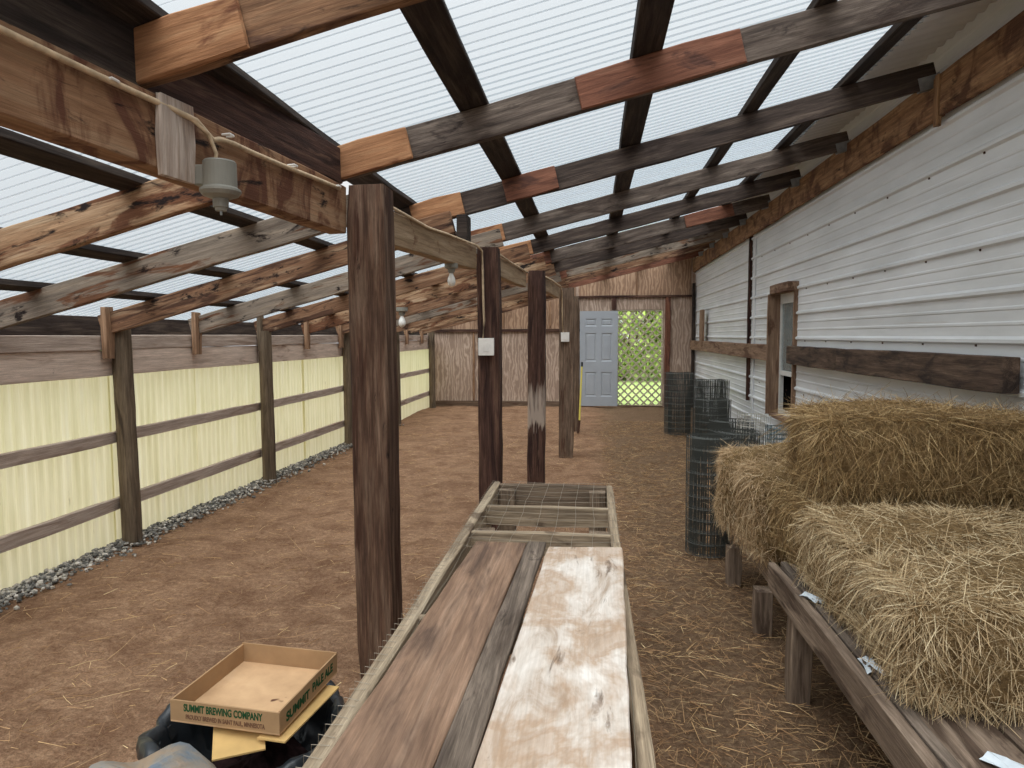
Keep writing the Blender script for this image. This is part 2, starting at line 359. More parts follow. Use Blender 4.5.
M['yard'] = plain('neutral_bounce_ground', rgb(176, 168, 156), .9, .1, nscale=4, var=.1)  # unseen ground, made neutral so no green light bounces inside
def mat_sack():
    t = NT('grey_blue_sack'); v = t.coords((1, 1, 1)); n = t.noise(v, 5, 5, .65, .6)
    c = t.ramp(n, [(.42, rgb(112, 122, 132)), (.5, rgb(138, 132, 124)), (.6, rgb(158, 136, 114))]); t.bump(n, .4, .02); return t.done(c, .55, .35)
M['sack'] = mat_sack()
M['lattice'] = wood('lattice_strip', rgb(176, 166, 140), rgb(202, 194, 168), rgb(222, 216, 194))
def mat_glass():
    t = NT('window_glass'); t.p.inputs['Transmission Weight'].default_value = .55
    return t.done(rgb(168, 178, 178), .08, .5)
M['glass'] = mat_glass()

# ------------------------------------------------------------------ strands (straw, leaves)
def strands(P, D, L, W, droop, tone, seg=3, name='straw'):
    """bent ribbons: P base points, D directions (n,3), L lengths, W widths, droop downward sag"""
    n = len(P); D = D/np.linalg.norm(D, axis=1, keepdims=True)
    rv = RNG.normal(size=(n, 3)); S = np.cross(D, rv); S /= np.linalg.norm(S, axis=1, keepdims=True)
    B = np.cross(D, S); bend = RNG.normal(0, .16, size=(n, 1))
    t = np.linspace(0, 1, seg+1); vs = np.zeros((n, seg+1, 2, 3))
    for i, k in enumerate(t):
        c = P + D*(L[:, None]*k) + B*(bend*L[:, None]*k*k); c[:, 2] -= droop*L*k*k
        w = (W*(1-.55*k))[:, None]*.5
        vs[:, i, 0] = c-S*w; vs[:, i, 1] = c+S*w
    vs = vs.reshape(-1, 3); base = (np.arange(n)*(seg+1)*2)[:, None, None]
    q = np.array([[2*i, 2*i+1, 2*i+3, 2*i+2] for i in range(seg)])[None]
    F = (base+q).reshape(-1, 4)
    me = bpy.data.meshes.new(name); me.vertices.add(len(vs)); me.vertices.foreach_set('co', vs.ravel())
    me.loops.add(F.size); me.loops.foreach_set('vertex_index', F.ravel().astype(np.int32))
    me.polygons.add(len(F)); me.polygons.foreach_set('loop_start', np.arange(0, F.size, 4, dtype=np.int32))
    me.update(calc_edges=True)
    a = me.attributes.new('tone', 'FLOAT', 'POINT'); a.data.foreach_set('value', np.repeat(tone, (seg+1)*2).astype(np.float32))
    return me

# ------------------------------------------------------------------ roof planes
SR, ZR = .2395, 2.502          # underside of right rafters z = ZR + SR*x
SL, ZL = .26, 1.515+.26*3.42   # left bay
zr = lambda x: ZR+SR*x
zl = lambda x: ZL+SL*x
RH = .15                       # rafter depth
XW = 2.10                      # house wall face
XF = -3.47                     # fence sheet
YB = 14.47                     # end wall
aR, aL = math.atan(SR), math.atan(SL)

# ------------------------------------------------------------------ ground
def build_floor():
    nx, ny = 70, 180; xs = np.linspace(-4.2, 2.4, nx); ys = np.linspace(-3, YB+.4, ny)
    mb = MB()
    for y in ys:
        for x in xs:
            z = .012*math.sin(x*2.3+y*.7)+.01*math.sin(x*5.1-y*3.3)+random.uniform(-.006, .006)-.012
            if x < -3.1: z -= .01
            mb.v.append((x, y, z))
    for j in range(ny-1):
        for i in range(nx-1): a = j*nx+i; mb.f.append((a, a+1, a+nx+1, a+nx)); mb.m.append(0)
    structure(mb.build('floor', M['ground'], smooth=True), 'brown dirt floor strewn with shavings and straw')
    mb = MB(); mb.quad((-60, -30, -.06), (60, -30, -.06), (60, YB+.05, -.06), (-60, YB+.05, -.06))
    structure(mb.build('ground_outside', M['yard']), 'unseen ground outside the shed, neutral against green bounce light')
    mb = MB(); mb.quad((-60, YB+.05, -.06), (60, YB+.05, -.06), (60, 80, -.06), (-60, 80, -.06))
    structure(mb.build('ground_lawn', M['lawn']), 'green lawn beyond the end doorway')
build_floor()

def litter():
    n = 34000
    x = np.concatenate([RNG.uniform(-3.2, 1.85, int(n*.42)), RNG.uniform(.10, 1.85, n-int(n*.42))]); y = RNG.uniform(0, 1, n)**1.5*11+1.0
    keep = np.ones(n, bool); P = np.stack([x, y, RNG.uniform(.0, .014, n)], 1)[keep]; m = len(P)
    a = RNG.uniform(0, 2*math.pi, m); D = np.stack([np.cos(a), np.sin(a), RNG.normal(.02, .06, m)], 1)
    L = RNG.gamma(2.2, .024, m)+.015; W = RNG.uniform(.0013, .0034, m)
    o = link('straw_litter', strands(P, D, L, W, .05, RNG.beta(1.7, 1.5, m), 2, 'straw_litter')); o.data.materials.append(M['litter'])
    tag(o, 'loose pale straw scattered over the brown dirt floor', 'straw', kind='stuff')
litter()

def gravel():
    ico = [V(p) for p in ((0, 0, 1), (.89, 0, .45), (.28, .85, .45), (-.72, .53, .45), (-.72, -.53, .45), (.28, -.85, .45), (.72, .53, -.45), (-.28, .85, -.45), (-.89, 0, -.45), (-.28, -.85, -.45), (.72, -.53, -.45), (0, 0, -1))]
    fc = [(0,1,2),(0,2,3),(0,3,4),(0,4,5),(0,5,1),(1,6,2),(2,7,3),(3,8,4),(4,9,5),(5,10,1),(6,7,2),(7,8,3),(8,9,4),(9,10,5),(10,6,1),(11,7,6),(11,8,7),(11,9,8),(11,10,9),(11,6,10)]
    mb = MB(); tone = []
    for k in range(6500):
        y = 1.6+9.5*random.random()**1.4; x = -3.45+abs(random.gauss(0, .10))
        r = random.uniform(.007, .018); sc = V((random.uniform(.7, 1.3), random.uniform(.7, 1.3), random.uniform(.5, .9)))*r
        R = Matrix.Rotation(random.uniform(0, 6), 3, 'Z') @ Matrix.Rotation(random.uniform(-.5, .5), 3, 'X')
        c = V((x, y, random.uniform(-.008, .022))); n = len(mb.v); tn = random.random()**1.4
        for p in ico:
            q = R @ V((p.x*sc.x, p.y*sc.y, p.z*sc.z))*random.uniform(.85, 1.15)+c; mb.v.append(tuple(q)); tone.append(tn)
        for f in fc: mb.f.append(tuple(n+i for i in f)); mb.m.append(0)
    o = mb.build('gravel', M['gravel'])
    a = o.data.attributes.new('tone', 'FLOAT', 'POINT'); a.data.foreach_set('value', tone)
    tag(o, 'strip of grey gravel along the foot of the yellow fence', 'gravel', kind='stuff')
gravel()

# ------------------------------------------------------------------ fence
def build_fence():
    root = empty('fence', (XF, 4.0, 0)); inv = Matrix.Translation((-XF, -4.0, 0))
    tag(root, 'long pale yellow corrugated fence with timber posts and rails', 'fence')
    posts = [2.3, 4.53, 6.66, 9.03, 11.35]
    cuts = [-2.0, .1, 2.3, 4.53, 5.6, 6.66, 7.85, 9.03, 10.2, 11.35, 12.6, YB-.02]
    for a, b in zip(cuts[:-1], cuts[1:]):
        mb = MB(); rings = []; ny = int((b-a)/.0125)
        lo, hi = -.03, 1.24
        prof = [(y, .0075*math.sin(2*math.pi*y/.076)) for y in np.linspace(a-.03, b, ny)]
        off = random.uniform(-.004, .004)
        for (y, d), (y2, d2) in zip(prof[:-1], prof[1:]):
            mb.quad((XF+d+off, y, lo), (XF+d2+off, y2, lo), (XF+d2+off, y2, hi), (XF+d+off, y, hi))
        mb.v = [tuple(inv @ V(p)) for p in mb.v]
        mb.build('translucent_sheet', M['fpanel'], root)
    seams = [-2.0, .1, 2.3, 4.53, 6.66, 9.03, 11.35, YB-.05]
    for a, b in zip(seams[:-1], seams[1:]):
        for z0, z1, x0, x1, mt, nm in ((.735, .82, .012, .05, 'rail', 'rail'), (.245, .335, .012, .05, 'rail', 'rail'), (1.225, 1.41, .012, .05, 'topboard', 'top_board'), (1.41, 1.515, .0, .06, 'rail', 'cap_board')):
            mb = timber(b-a-.004, x1-x0, z1-z0, jit=.002, warp=.004)
            mb.build(nm, M[mt], root, inv @ frame((XF+(x0+x1)/2, a+.002, z0), (0, 1, 0), (0, 0, 1)))
    for y in posts+[13.95]:
        mb = MB(); H = 1.56 if y < 13 else 1.62; rings = []; r0 = .066
        for i in range(15):
            z = -.05+(H+.05)*i/14; rr = r0*(1.03-.05*i/14); lx = -.02*(z/H)*(1 if y < 5 else .3)
            rings.append([V((lx+rr*math.cos(t)*(1+.05*math.sin(3*t+y))+random.uniform(-.0015, .0015), rr*math.sin(t)+random.uniform(-.0015, .0015), z)) for t in np.linspace(0, 2*math.pi, 17)[:-1]])
        # local x along the post so the grain runs up it
        Mx = frame((0, 0, 0), (0, 0, 1), (0, 1, 0)); mi = Mx.inverted()
        mb.loft(rings, mi)
        mb.build('post', M['fpost'], root, inv @ Matrix.Translation((XF+.125, y, 0)) @ Mx, smooth=False)
    # dark board added behind the fence top to darken the gap under the roof
    mb = timber(16, .03, .165, seg=30, warp=.003); mb.build('gap_dark_board', M['dark'], root, inv @ frame((-3.56, -1.6, 1.485), (0, 1, 0), (0, 0, 1)))
build_fence()

# ------------------------------------------------------------------ house wall (right)
P0 = 1.70-.26*7
def siding_profile(z0, z1):
    """(dx, z) points of the ribbed metal: a tall rib every 0.26 m and two low ribs between"""
    pts = []
    k = P0
    while k < z1+.3:
        for dz, dx in ((0, 0), (.012, -.019), (.030, -.019), (.046, 0), (.100, 0), (.106, -.004), (.118, -.004), (.124, 0), (.178, 0), (.184, -.004), (.196, -.004), (.202, 0)): pts.append((dx, k+dz))
        k += .26
    def at(z):
        for (x, a), (x2, b) in zip(pts[:-1], pts[1:]):
            if a <= z <= b: return x+(x2-x)*(z-a)/max(b-a, 1e-9)
        return 0
    return [(at(z0), z0)]+[p for p in pts if z0 < p[1] < z1]+[(at(z1), z1)]
def build_house():
    mb = MB()
    def span(y0, y1, z0, z1):
        pr = siding_profile(z0, z1); n = max(1, int((y1-y0)/.9))
        for i in range(n):
            a = y0+(y1-y0)*i/n; b = y0+(y1-y0)*(i+1)/n
            for (d, z), (d2, z2) in zip(pr[:-1], pr[1:]): mb.quad((XW+d, a, z), (XW+d, b, z), (XW+d2, b, z2), (XW+d2, a, z2))
    span(-3, 7.38, -.05, 3.35); span(7.38, 8.0, -.05, .60); span(7.38, 8.0, 1.96, 3.35); span(8.0, YB+.1, -.05, 3.35)
    structure(mb.build('wall_right', M['siding']), 'white ribbed metal siding of the house wall')
    # screw heads
    mb = MB()
    for z in (.96, 1.5, 2.02, 2.54):
        for y in np.arange(2.2, 9, .61): mb.box(XW-.006, XW, y-.006, y+.006, z-.07, z-.058)
    mb.build('screw_head', M['nail'], bpy.data.objects['wall_right'])
    # ledger
    for i, (a, b) in enumerate(((-1.5, 4.40), (4.41, 7.9), (7.91, YB-.02))):
        mb = timber(b-a, .04, .25, warp=.003); o = mb.build('ledger_board', M['ledger'], None, frame((XW-.046, a, 2.79), (0, 1, 0), (0, 0, 1)))
        tag(o, ('brown ledger board under the rafters nearest the camera on the white wall', 'middle length of brown ledger board streaked with runs above the window', 'far length of brown ledger board meeting the end wall')[i], 'board', 'ledger boards on the house wall')
    o = timber(.30, .05, .035).build('joint_cover', M['ledger'], None, frame((XW-.075, 4.44, 2.74), (0, 0, 1), (1, 0, 0)))
    tag(o, 'narrow upright strip covering the first joint in the ledger board', 'strip')
    # horizontal rail
    for i, (a, b) in enumerate(((3.58, 5.9), (5.91, 7.33), (8.04, YB-.06))):
        mb = timber(b-a, .085, .185, warp=.004); o = mb.build('wall_rail', M['railR' if i < 2 else 'casing'], None, frame((XW-.065, a, 1.20), (0, 1, 0), (0, 0, 1)))
        tag(o, ('dark weathered rail on the white wall above the hay bales', 'dark wall rail length ending at the near window casing', 'brown wall rail beyond the window running to the end wall')[i], 'rail', 'rails on the house wall')
    # window
    root = empty('window_1', (XW, 7.96, 0)); structure(root, 'narrow white sash window boxed in brown boards')
    I = Matrix.Translation((-XW, -7.96, 0))
    def tb(nm, mt, L, w, h, o, ex, ez): return timber(L, w, h, warp=.002).build(nm, M[mt], root, I @ frame(o, ex, ez))
    tb('casing', 'casing', 1.40, .06, .04, (XW-.01, 7.35, .60), (0, 0, 1), (0, 1, 0))
    tb('casing', 'casing', 1.35, .15, .045, (XW-.065, 7.985, .60), (0, 0, 1), (0, 1, 0))
    tb('head_casing', 'casing', .70, .13, .10, (XW-.055, 7.335, 1.95), (0, 1, 0), (0, 0, 1))
    tb('window_sill', 'casing', .68, .12, .04, (XW-.045, 7.34, .575), (0, 1, 0), (0, 0, 1))
    mb = MB()
    for b in ((7.39, 7.44, .61, 1.95), (7.93, 7.98, .61, 1.95), (7.44, 7.93, 1.84, 1.95), (7.44, 7.93, .61, .66), (7.44, 7.93, 1.05, 1.10)): mb.box(XW-.01, XW+.03, *b)
    mb.v = [tuple(I @ V(p)) for p in mb.v]; sash = mb.build('sash', M['sash'], root)
    mb = MB(); mb.box(XW+.005, XW+.012, 7.44, 7.93, 1.10, 1.84); mb.v = [tuple(I @ V(p)) for p in mb.v]; mb.build('pane', M['glass'], sash)
    mb = MB(); mb.box(XW+.05, XW+.06, 7.40, 7.97, 1.07, 1.94); mb.v = [tuple(I @ V(p)) for p in mb.v]; mb.build('blind', M['sash'], root)
    mb = MB(); x1 = XW+.6   # dark room behind
    mb.quad((x1, 7.2, .5), (x1, 8.2, .5), (x1, 8.2, 2.1), (x1, 7.2, 2.1))
    for y in (7.37, 8.01): mb.quad((XW+.02, y, .5), (x1, y, .5), (x1, y, 2.1), (XW+.02, y, 2.1))
    for z in (.55, 2.03): mb.quad((XW+.02, 7.2, z), (x1, 7.2, z), (x1, 8.2, z), (XW+.02, 8.2, z))
    mb.v = [tuple(I @ V(p)) for p in mb.v]; mb.build('dark_interior', M['dark_room'], root)
    # upright strip and far uprights
    o = timber(2.2, .05, .06, warp=.003).build('upright_board', M['postB'], None, frame((XW-.045, 9.45, .62), (0, 0, 1), (1, 0, 0)))
    tag(o, 'tall thin dark brown upright fixed to the white wall beyond the window', 'board')
    o = timber(2.6, .05, .02).build('wall_joint_trim', M['siding'], None, frame((XW-.022, 9.22, .2), (0, 0, 1), (1, 0, 0))); structure(o)
    o = timber(.68, .30, .05, warp=.002).build('upright_board', M['casing'], None, frame((XW-.12, 12.95, 1.28), (0, 0, 1), (1, 0, 0)))
    tag(o, 'short brown upright nailed over the wall rail near the end wall', 'board')
    o = timber(2.55, .09, .06).build('trim_1', M['dark2'], None, frame((XW-.08, YB-.12, .0), (0, 0, 1), (1, 0, 0))); structure(o)
build_house()

# ------------------------------------------------------------------ end wall
def build_end_wall():
    mb = MB(); y = YB
    D0, D1, DH = .50, 1.45, 2.03
    top = lambda x: (zr(x) if x > -1.1 else zl(x))+.17
    def col(x0, x1, z0, mi=0):
        mb.poly([(x0, y, z0), (x1, y, z0), (x1, y, top(x1)), (x0, y, top(x0))], mi)
        mb.poly([(x0, y+.05, z0), (x0, y+.05, top(x0)), (x1, y+.05, top(x1)), (x1, y+.05, z0)], mi)
    col(-3.8, -1.1, 0); col(-1.1, D0, 0); col(D0, D1, DH); col(D1, XW+.05, 0)
    for x in (D0, D1): mb.quad((x, y, 0), (x, y+.05, 0), (x, y+.05, DH), (x, y, DH))
    w = structure(mb.build('wall_back', M['ply']), 'weathered plywood end wall with a doorway')
    def tb(nm, mt, L, wd, h, o, ex, ez): return timber(L, wd, h, warp=.003).build(nm, M[mt], w, frame(o, ex, ez))
    for x in (-2.55, -1.35, -.32): tb('stud', 'block', 1.6, .045, .04, (x, y-.04, 0), (0, 0, 1), (0, 1, 0))
    tb('girt', 'postB', 3.25, .05, .06, (-3.5, y-.03, 1.58), (1, 0, 0), (0, 0, 1))
    tb('sill_plate', 'postC', 3.0, .06, .12, (-3.4, y-.035, -.02), (1, 0, 0), (0, 0, 1))
    # upper boarding, browner, over the girt and over the doorway
    mb = MB(); mb.poly([(-3.5, y-.012, 1.64), (-.36, y-.012, 1.64), (-.36, y-.012, zr(-.36)+.1), (-1.1, y-.012, zr(-1.1)+.1), (-3.5, y-.012, zl(-3.5)+.1)])
    mb.poly([(-.30, y-.012, 2.32), (XW-.1, y-.012, 2.32), (XW-.1, y-.012, zr(XW-.1)+.1), (-.30, y-.012, zr(-.30)+.1)])
    mb.build('upper_boarding', M['ply2'], w)
    tb('door_header', 'postB', 2.4, .05, .045, (-.33, y-.03, 2.28), (1, 0, 0), (0, 0, 1))
    for x in (-1.9, -.9, .9): tb('stud', 'block', .55, .045, .03, (x, y-.03, 1.66 if x < 0 else 2.34), (0, 0, 1), (0, 1, 0))
    tb('door_jamb', 'red', 2.3, .11, .05, (1.54, y-.05, 0), (0, 0, 1), (0, 1, 0))
    tb('door_jamb', 'postB', .28, .10, .05, (.44, y-.05, 2.03), (0, 0, 1), (0, 1, 0))
    tb('door_jamb', 'postB', 2.3, .16, .05, (-.37, y-.05, 0), (0, 0, 1), (0, 1, 0))
    tb('threshold', 'postC', .95, .09, .03, (.5, y-.02, 0), (1, 0, 0), (0, 0, 1))
    # grey six-panel door leaf swung flat beside the opening
    d = empty('door_1', (-.27, y-.10, .015)); structure(d, 'blue-grey six-panel door standing open beside the lattice')
    mb = MB(); W_, H_, T_ = .785, 1.99, .04; zs = [.0, .10*H_, .36*H_, .47*H_, .77*H_, .84*H_, .92*H_, H_]; xs = [0, .11, .345, .44, .675, W_]
    pan = [(i, j) for i in (1, 3) for j in (1, 3, 5)]
    for i in range(5):
        for j in range(7):
            x0, x1, z0, z1 = xs[i], xs[i+1], zs[j], zs[j+1]
            if (i, j) in pan:
                b = .025; q = [(x0, z0), (x1, z0), (x1, z1), (x0, z1)]; r = [(x0+b, z0+b), (x1-b, z0+b), (x1-b, z1-b), (x0+b, z1-b)]; s_ = [(x0+2*b, z0+2*b), (x1-2*b, z0+2*b), (x1-2*b, z1-2*b), (x0+2*b, z1-2*b)]
                for k in range(4):
                    k2 = (k+1) % 4
                    mb.quad((q[k][0], 0, q[k][1]), (q[k2][0], 0, q[k2][1]), (r[k2][0], .014, r[k2][1]), (r[k][0], .014, r[k][1]))
                    mb.quad((r[k][0], .014, r[k][1]), (r[k2][0], .014, r[k2][1]), (s_[k2][0], .004, s_[k2][1]), (s_[k][0], .004, s_[k][1]))
                mb.quad(*[(p[0], .004, p[1]) for p in s_])
            else: mb.quad((x0, 0, z0), (x1, 0, z0), (x1, 0, z1), (x0, 0, z1))
    mb.quad((0, T_, 0), (0, T_, H_), (W_, T_, H_), (W_, T_, 0)); mb.quad((0, 0, 0), (0, T_, 0), (W_, T_, 0), (W_, 0, 0)); mb.quad((0, 0, H_), (W_, 0, H_), (W_, T_, H_), (0, T_, H_))
    mb.quad((0, 0, 0), (0, 0, H_), (0, T_, H_), (0, T_, 0)); mb.quad((W_, 0, 0), (W_, T_, 0), (W_, T_, H_), (W_, 0, H_))
    mb.build('door_leaf', M['doorpaint'], d)
    for z in (.2, .98, 1.75): box_obj('hinge', M['galv'], (W_, W_+.012, -.004, .03, z, z+.09), d, .002)
    # lattice gate
    g = empty('lattice_gate', (D0, y+.02, 0)); tag(g, 'diagonal lattice gate filling the end doorway in front of green lawn', 'gate')
    mb = MB(); Wd, Hd = D1-D0, DH; st = .163
    for layer, sg in ((0, 1), (1, -1)):
        k = -int(Hd/st)-2
        while k*st < Wd+Hd+st:
            # line x = k*st + sg*z (sg=-1: x = k*st - z)
            c = k*st; pts = []
            for z in (0.02, Hd-.02):
                pts.append((c+sg*z, z))
            (xa, za), (xb, zb) = pts
            def clip(xa, za, xb, zb):
                for lim, hi in ((.02, False), (Wd-.02, True)):
                    ia = xa > lim if hi else xa < lim; ib = xb > lim if hi else xb < lim
                    if ia and ib: return None
                    if ia or ib:
                        t = (lim-xa)/(xb-xa); xm, zm = lim, za+(zb-za)*t
                        if ia: xa, za = xm, zm
                        else: xb, zb = xm, zm
                return xa, za, xb, zb
            r = clip(xa, za, xb, zb)
            if r and abs(r[3]-r[1]) > .05:
                mb.v; Mx = frame((r[0], .004+layer*.008, r[1]), (r[2]-r[0], 0, r[3]-r[1]), (0, 1, 0))
                mb.box(0, math.hypot(r[2]-r[0], r[3]-r[1]), -.017, .017, 0, .007, Mx)
            k += 1
    mb.build('lattice', M['lattice'], g)
    for b in ((0, .03, -.01, .03, 0, DH), (Wd-.03, Wd, -.01, .03, 0, DH), (.03, Wd-.03, -.01, .03, DH-.03, DH), (.03, Wd-.03, -.01, .03, 0, .03)): box_obj('frame_strip', M['lattice'], b, g)
build_end_wall()

# ------------------------------------------------------------------ roof timbers
ORD = ['nearest', 'second', 'third', 'fourth', 'fifth', 'sixth', 'seventh', 'eighth', 'ninth', 'tenth', 'eleventh', 'twelfth']
YR = [1.84, 3.13, 4.52, 5.93, 7.2, 8.4, 9.6, 10.8, 12.0, 13.2]
RMAT = ['orange2', 'grey', 'dark', 'grey', 'dark', 'grey', 'dark', 'greypatch', 'patchy2', 'red']
SPL = {0: [(-1.30, -.93, 'orange')], 1: [(-1.26, -.82, 'orange'), (-.05, .65, 'red')], 2: [(-1.18, -.84, 'orange'), (-.56, -.22, 'red')],
       3: [(-1.20, -.75, 'orange')], 4: [(-1.2, -.62, 'orange')], 5: [(-1.15, -.50, 'red'), (1.1, 1.65, 'red')], 6: [(-1.1, -.55, 'orange')], 7: [(-1.1, -.4, 'red')]}
RDESC = ['with an orange board at its low end', 'with orange end and red patch', 'with an orange end and a short red patch', 'with a short orange board at its low end', 'with a bright orange low end', 'with a red splice towards the wall', 'with an orange low end, half hidden', 'grey and peeling', 'brown and peeling', 'reddish, against the end wall']
def rafter(name, x0, x1, y, zf, s, mat, label, group):
    a = math.atan(s); L = (x1-x0)/math.cos(a)
    Mr = frame((x0, y, zf(x0)), (math.cos(a), 0, math.sin(a)), (-math.sin(a), 0, math.cos(a)))
    o = timber(L, .04, RH, warp=.005).build(name, M[mat], None, Mr)
    tag(o, label, 'rafter', group); return o, Mr
for i, y in enumerate(YR):
    o, _ = rafter('roof_rafter', -1.34, XW-.03, y, zr, SR, RMAT[i], f'{ORD[i]} house-side rafter counted from the camera, {RDESC[i]}', 'rafters of the house-side bay')
    for (a, b, mt) in SPL.get(i, ()):
        k = 1/math.cos(aR); xa, xb = (a+1.34)*k, (b+1.34)*k
        if i < 2 and a < -1: hh = RH+.004
        else: hh = RH+.006
        sp = timber(xb-xa, .026, hh, warp=.002, ch=.006).build('splice_board', M[mt], o, Matrix.Translation((xa, -.034, -.003)))
    # joist hanger at the house end
    hb = MB(); L = (XW-.03+1.34)/math.cos(aR)
    hb.box(L-.11, L-.005, -.0235, -.021, -.006, .07); hb.box(L-.11, L-.005, .021, .0235, -.006, .07); hb.box(L-.11, L-.005, -.0235, .0235, -.008, -.004); hb.box(L-.006, L-.003, -.06, .06, -.09, .07)
    h = hb.build('joist_hanger', M['galv'], o); h['label'] = 'dull metal joist hanger'
YL = [2.56, 3.47, 4.44, 5.52, 6.66, 7.8, 8.9, 10.0, 11.1, 12.2, 13.3]
LMAT = ['patchy', 'greypatch', 'patchy2', 'greypatch', 'patchy2', 'patchy', 'patchy2', 'greypatch', 'patchy2', 'patchy', 'patchy2']
LDESC = ['with pale peeling patches', 'grey in the middle with brown ends', 'streaked dark and pale', 'mostly grey', 'reddish brown', 'pale and peeling', 'brown and peeling', 'greyish', 'brown', 'pale, almost at the end wall', 'brown, against the end wall']
def beam_x(y):
    for (y0, x0), (y1, x1) in zip(((.55, -1.465), (2.86, -1.098), (4.6, -.815), (5.9, -.60), (8.4, -.43)), ((2.86, -1.098), (4.6, -.815), (5.9, -.60), (8.4, -.43), (15, -.3))):
        if y <= y1: return x0+(x1-x0)*(y-y0)/(y1-y0)
for i, y in enumerate(YL):
    xe = XF+.045
    o, Mr = rafter('roof_rafter', xe, beam_x(y)-.055, y, lambda x: zl(x), SL, LMAT[i], f'{ORD[i]} fence-side rafter counted from the camera, {LDESC[i]}', 'rafters of the fence-side bay')
    if i > 1:
        mt = 'fpost' if i % 4 == 0 else 'block'
        timber(.36, .045, .09, jit=.001).build('hanger_block', M[mt], o, Mr.inverted() @ frame((XF+.09, y-.068, 1.35), (0, 0, 1), (0, 1, 0)))
# purlins, laid flat on the rafters
PX = (-1.77, -2.45, -3.03)
def purlin(x, zf, a, y0, y1, label, mat='dark2', w=.135, group='roof purlins', off=RH):
    n = V((-math.sin(a), 0, math.cos(a))); p = V((x, y0, zf(x)))+n*(off*1.0)
    o = timber(y1-y0, w, .036, warp=.004, seg=40).build('roof_purlin', M[mat], None, frame(p, (0, 1, 0), n))
    return tag(o, label, 'purlin', group)
purlin(-.50, zr, aR, -1.5, YB-.03, 'dark purlin first to the right of the post line, under clear roofing')
purlin(.27, zr, aR, -1.5, YB-.03, 'dark purlin above the hutch, second from the post line')
purlin(1.01, zr, aR, -1.5, YB-.03, 'dark purlin above the aisle, third from the post line', w=.10)
purlin(1.58, zr, aR, -1.5, YB-.03, 'dark purlin beside the grey metal eave sheet along the house', w=.10)
purlin(PX[0], zl, aL, -1.5, YB-.03, 'dark purlin of the fence side bay nearest the beam', w=.10)
purlin(PX[1], zl, aL, -1.5, YB-.03, 'dark purlin of the fence side bay midway to the fence', w=.10)
purlin(PX[2], zl, aL, -1.5, YB-.03, 'dark purlin third from the beam, above the gravel strip', w=.09)
purlin(-3.70, zl, aL, -1.5, YB-.03, 'dark outermost purlin at the eave edge just beyond the fence', w=.07)
purlin(-1.22, zr, aR, -1.5, YB-.03, 'dark purlin along the top of the main beam', w=.15)
# blocking boards standing on the beam between rafters
for k, (y0, y1, x0, x1, lab) in enumerate(((.4, 1.815, -1.42, -1.27, 'dark blocking board above the beam before the nearest rafter'), (1.865, 3.105, -1.30, -1.17, 'reddish brown blocking board above the beam between the first two rafters'))):
    h = .19 if k == 0 else .165
    o = timber(math.hypot(y1-y0, x1-x0), .036, h).build('blocking_board', M['dark2' if k == 0 else 'postB'], None, frame((x0, y0, zr((x0+x1)/2)-.005), (x1-x0, y1-y0, 0), (0, 0, 1)))
    tag(o, lab, 'board')
# roofing sheets
def roofing(name, x0, x1, zf, a, mat, off, y0=-1.6, y1=YB+.1, pitch=.07, amp=.011, per=8, lift=0):
    n = V((-math.sin(a), 0, math.cos(a))); mb = MB(); ny = int((y1-y0)/pitch*per); nx = 4
    for j in range(ny+1):
        y = y0+(y1-y0)*j/ny; d = off+amp*(1+math.sin(2*math.pi*(y-y0)/pitch))+lift
        for i in range(nx+1):
            x = x0+(x1-x0)*i/nx; mb.v.append(tuple(V((x, y, zf(x)))+n*d))
    for j in range(ny):
        for i in range(nx): q = j*(nx+1)+i; mb.f.append((q, q+1, q+nx+2, q+nx+1)); mb.m.append(0)
    return structure(mb.build(name, M[mat], smooth=True))
roofing('ceiling_right', -1.2, 1.72, zr, aR, 'roof', RH+.037)['label'] = 'clear corrugated roofing of the house-side bay'
roofing('ceiling_left', -3.82, -1.30, zl, aL, 'roof', RH+.037)['label'] = 'clear corrugated roofing of the fence-side bay'
roofing('ceiling_eave', 1.64, 2.6, zr, aR, 'soffit', RH+.05, pitch=.11, amp=.012, lift=.03)['label'] = 'grey opaque metal eave sheet along the house'

# ------------------------------------------------------------------ posts and beams
def post(base, top, w, mat, label, h=None):
    b, t = V(base), V(top); L = (t-b).length
    mb = timber(L, w, h or w, jit=.003, ch=.008, seg=14, z0=-(h or w)/2)
    return tag(mb.build('support_post', M[mat], None, frame(b, t-b, (0, -1, 0))), label, 'post', 'square timber posts down the middle')
post((-.952, 2.915, -.03), (-.962, 2.915, 2.14), .165, 'postA', 'thick brown square post nearest the camera, left of the hutch')
post((-.705, 4.675, -.03), (-.712, 4.675, 2.10), .15, 'postB', 'dark red-brown post with a white box, at the far end of the hutch')
post((-.497, 5.975, -.03), (-.485, 5.975, 2.06), .15, 'postworn', 'dark post with a pale worn patch, third from the camera')
post((-.325, 8.44, -.03), (-.318, 8.44, 2.08), .18, 'postC', 'grey-brown post with a small white box, fourth from the camera')
post((-.285, 10.62, -.03), (-.285, 10.62, 2.1), .15, 'postC', 'farthest middle post, the yellow pole leaning on it')
bolt = MB(); bolt.tube([(-.965-.09, 2.88, 2.045), (-1.075, 2.88, 2.045)], .012, 8)
def beam(p, q, w, h, mat, label):
    p, q = V(p), V(q)
    return tag(timber((q-p).length, w, h, warp=.003, jit=.002).build('main_beam', M[mat], None, frame(p, q-p, (0, 0, 1))), label, 'beam', 'beam lengths along the post line')
beam((-1.465, .55, 2.018), (-1.098, 2.86, 1.940), .09, .205, 'beam', 'heavy stained brown beam above the cable, ending at the nearest post')
b2 = beam((-.985, 2.99, 1.925), (-.815, 4.59, 1.945), .07, .155, 'beam2', 'pale beam length between the first and second posts')
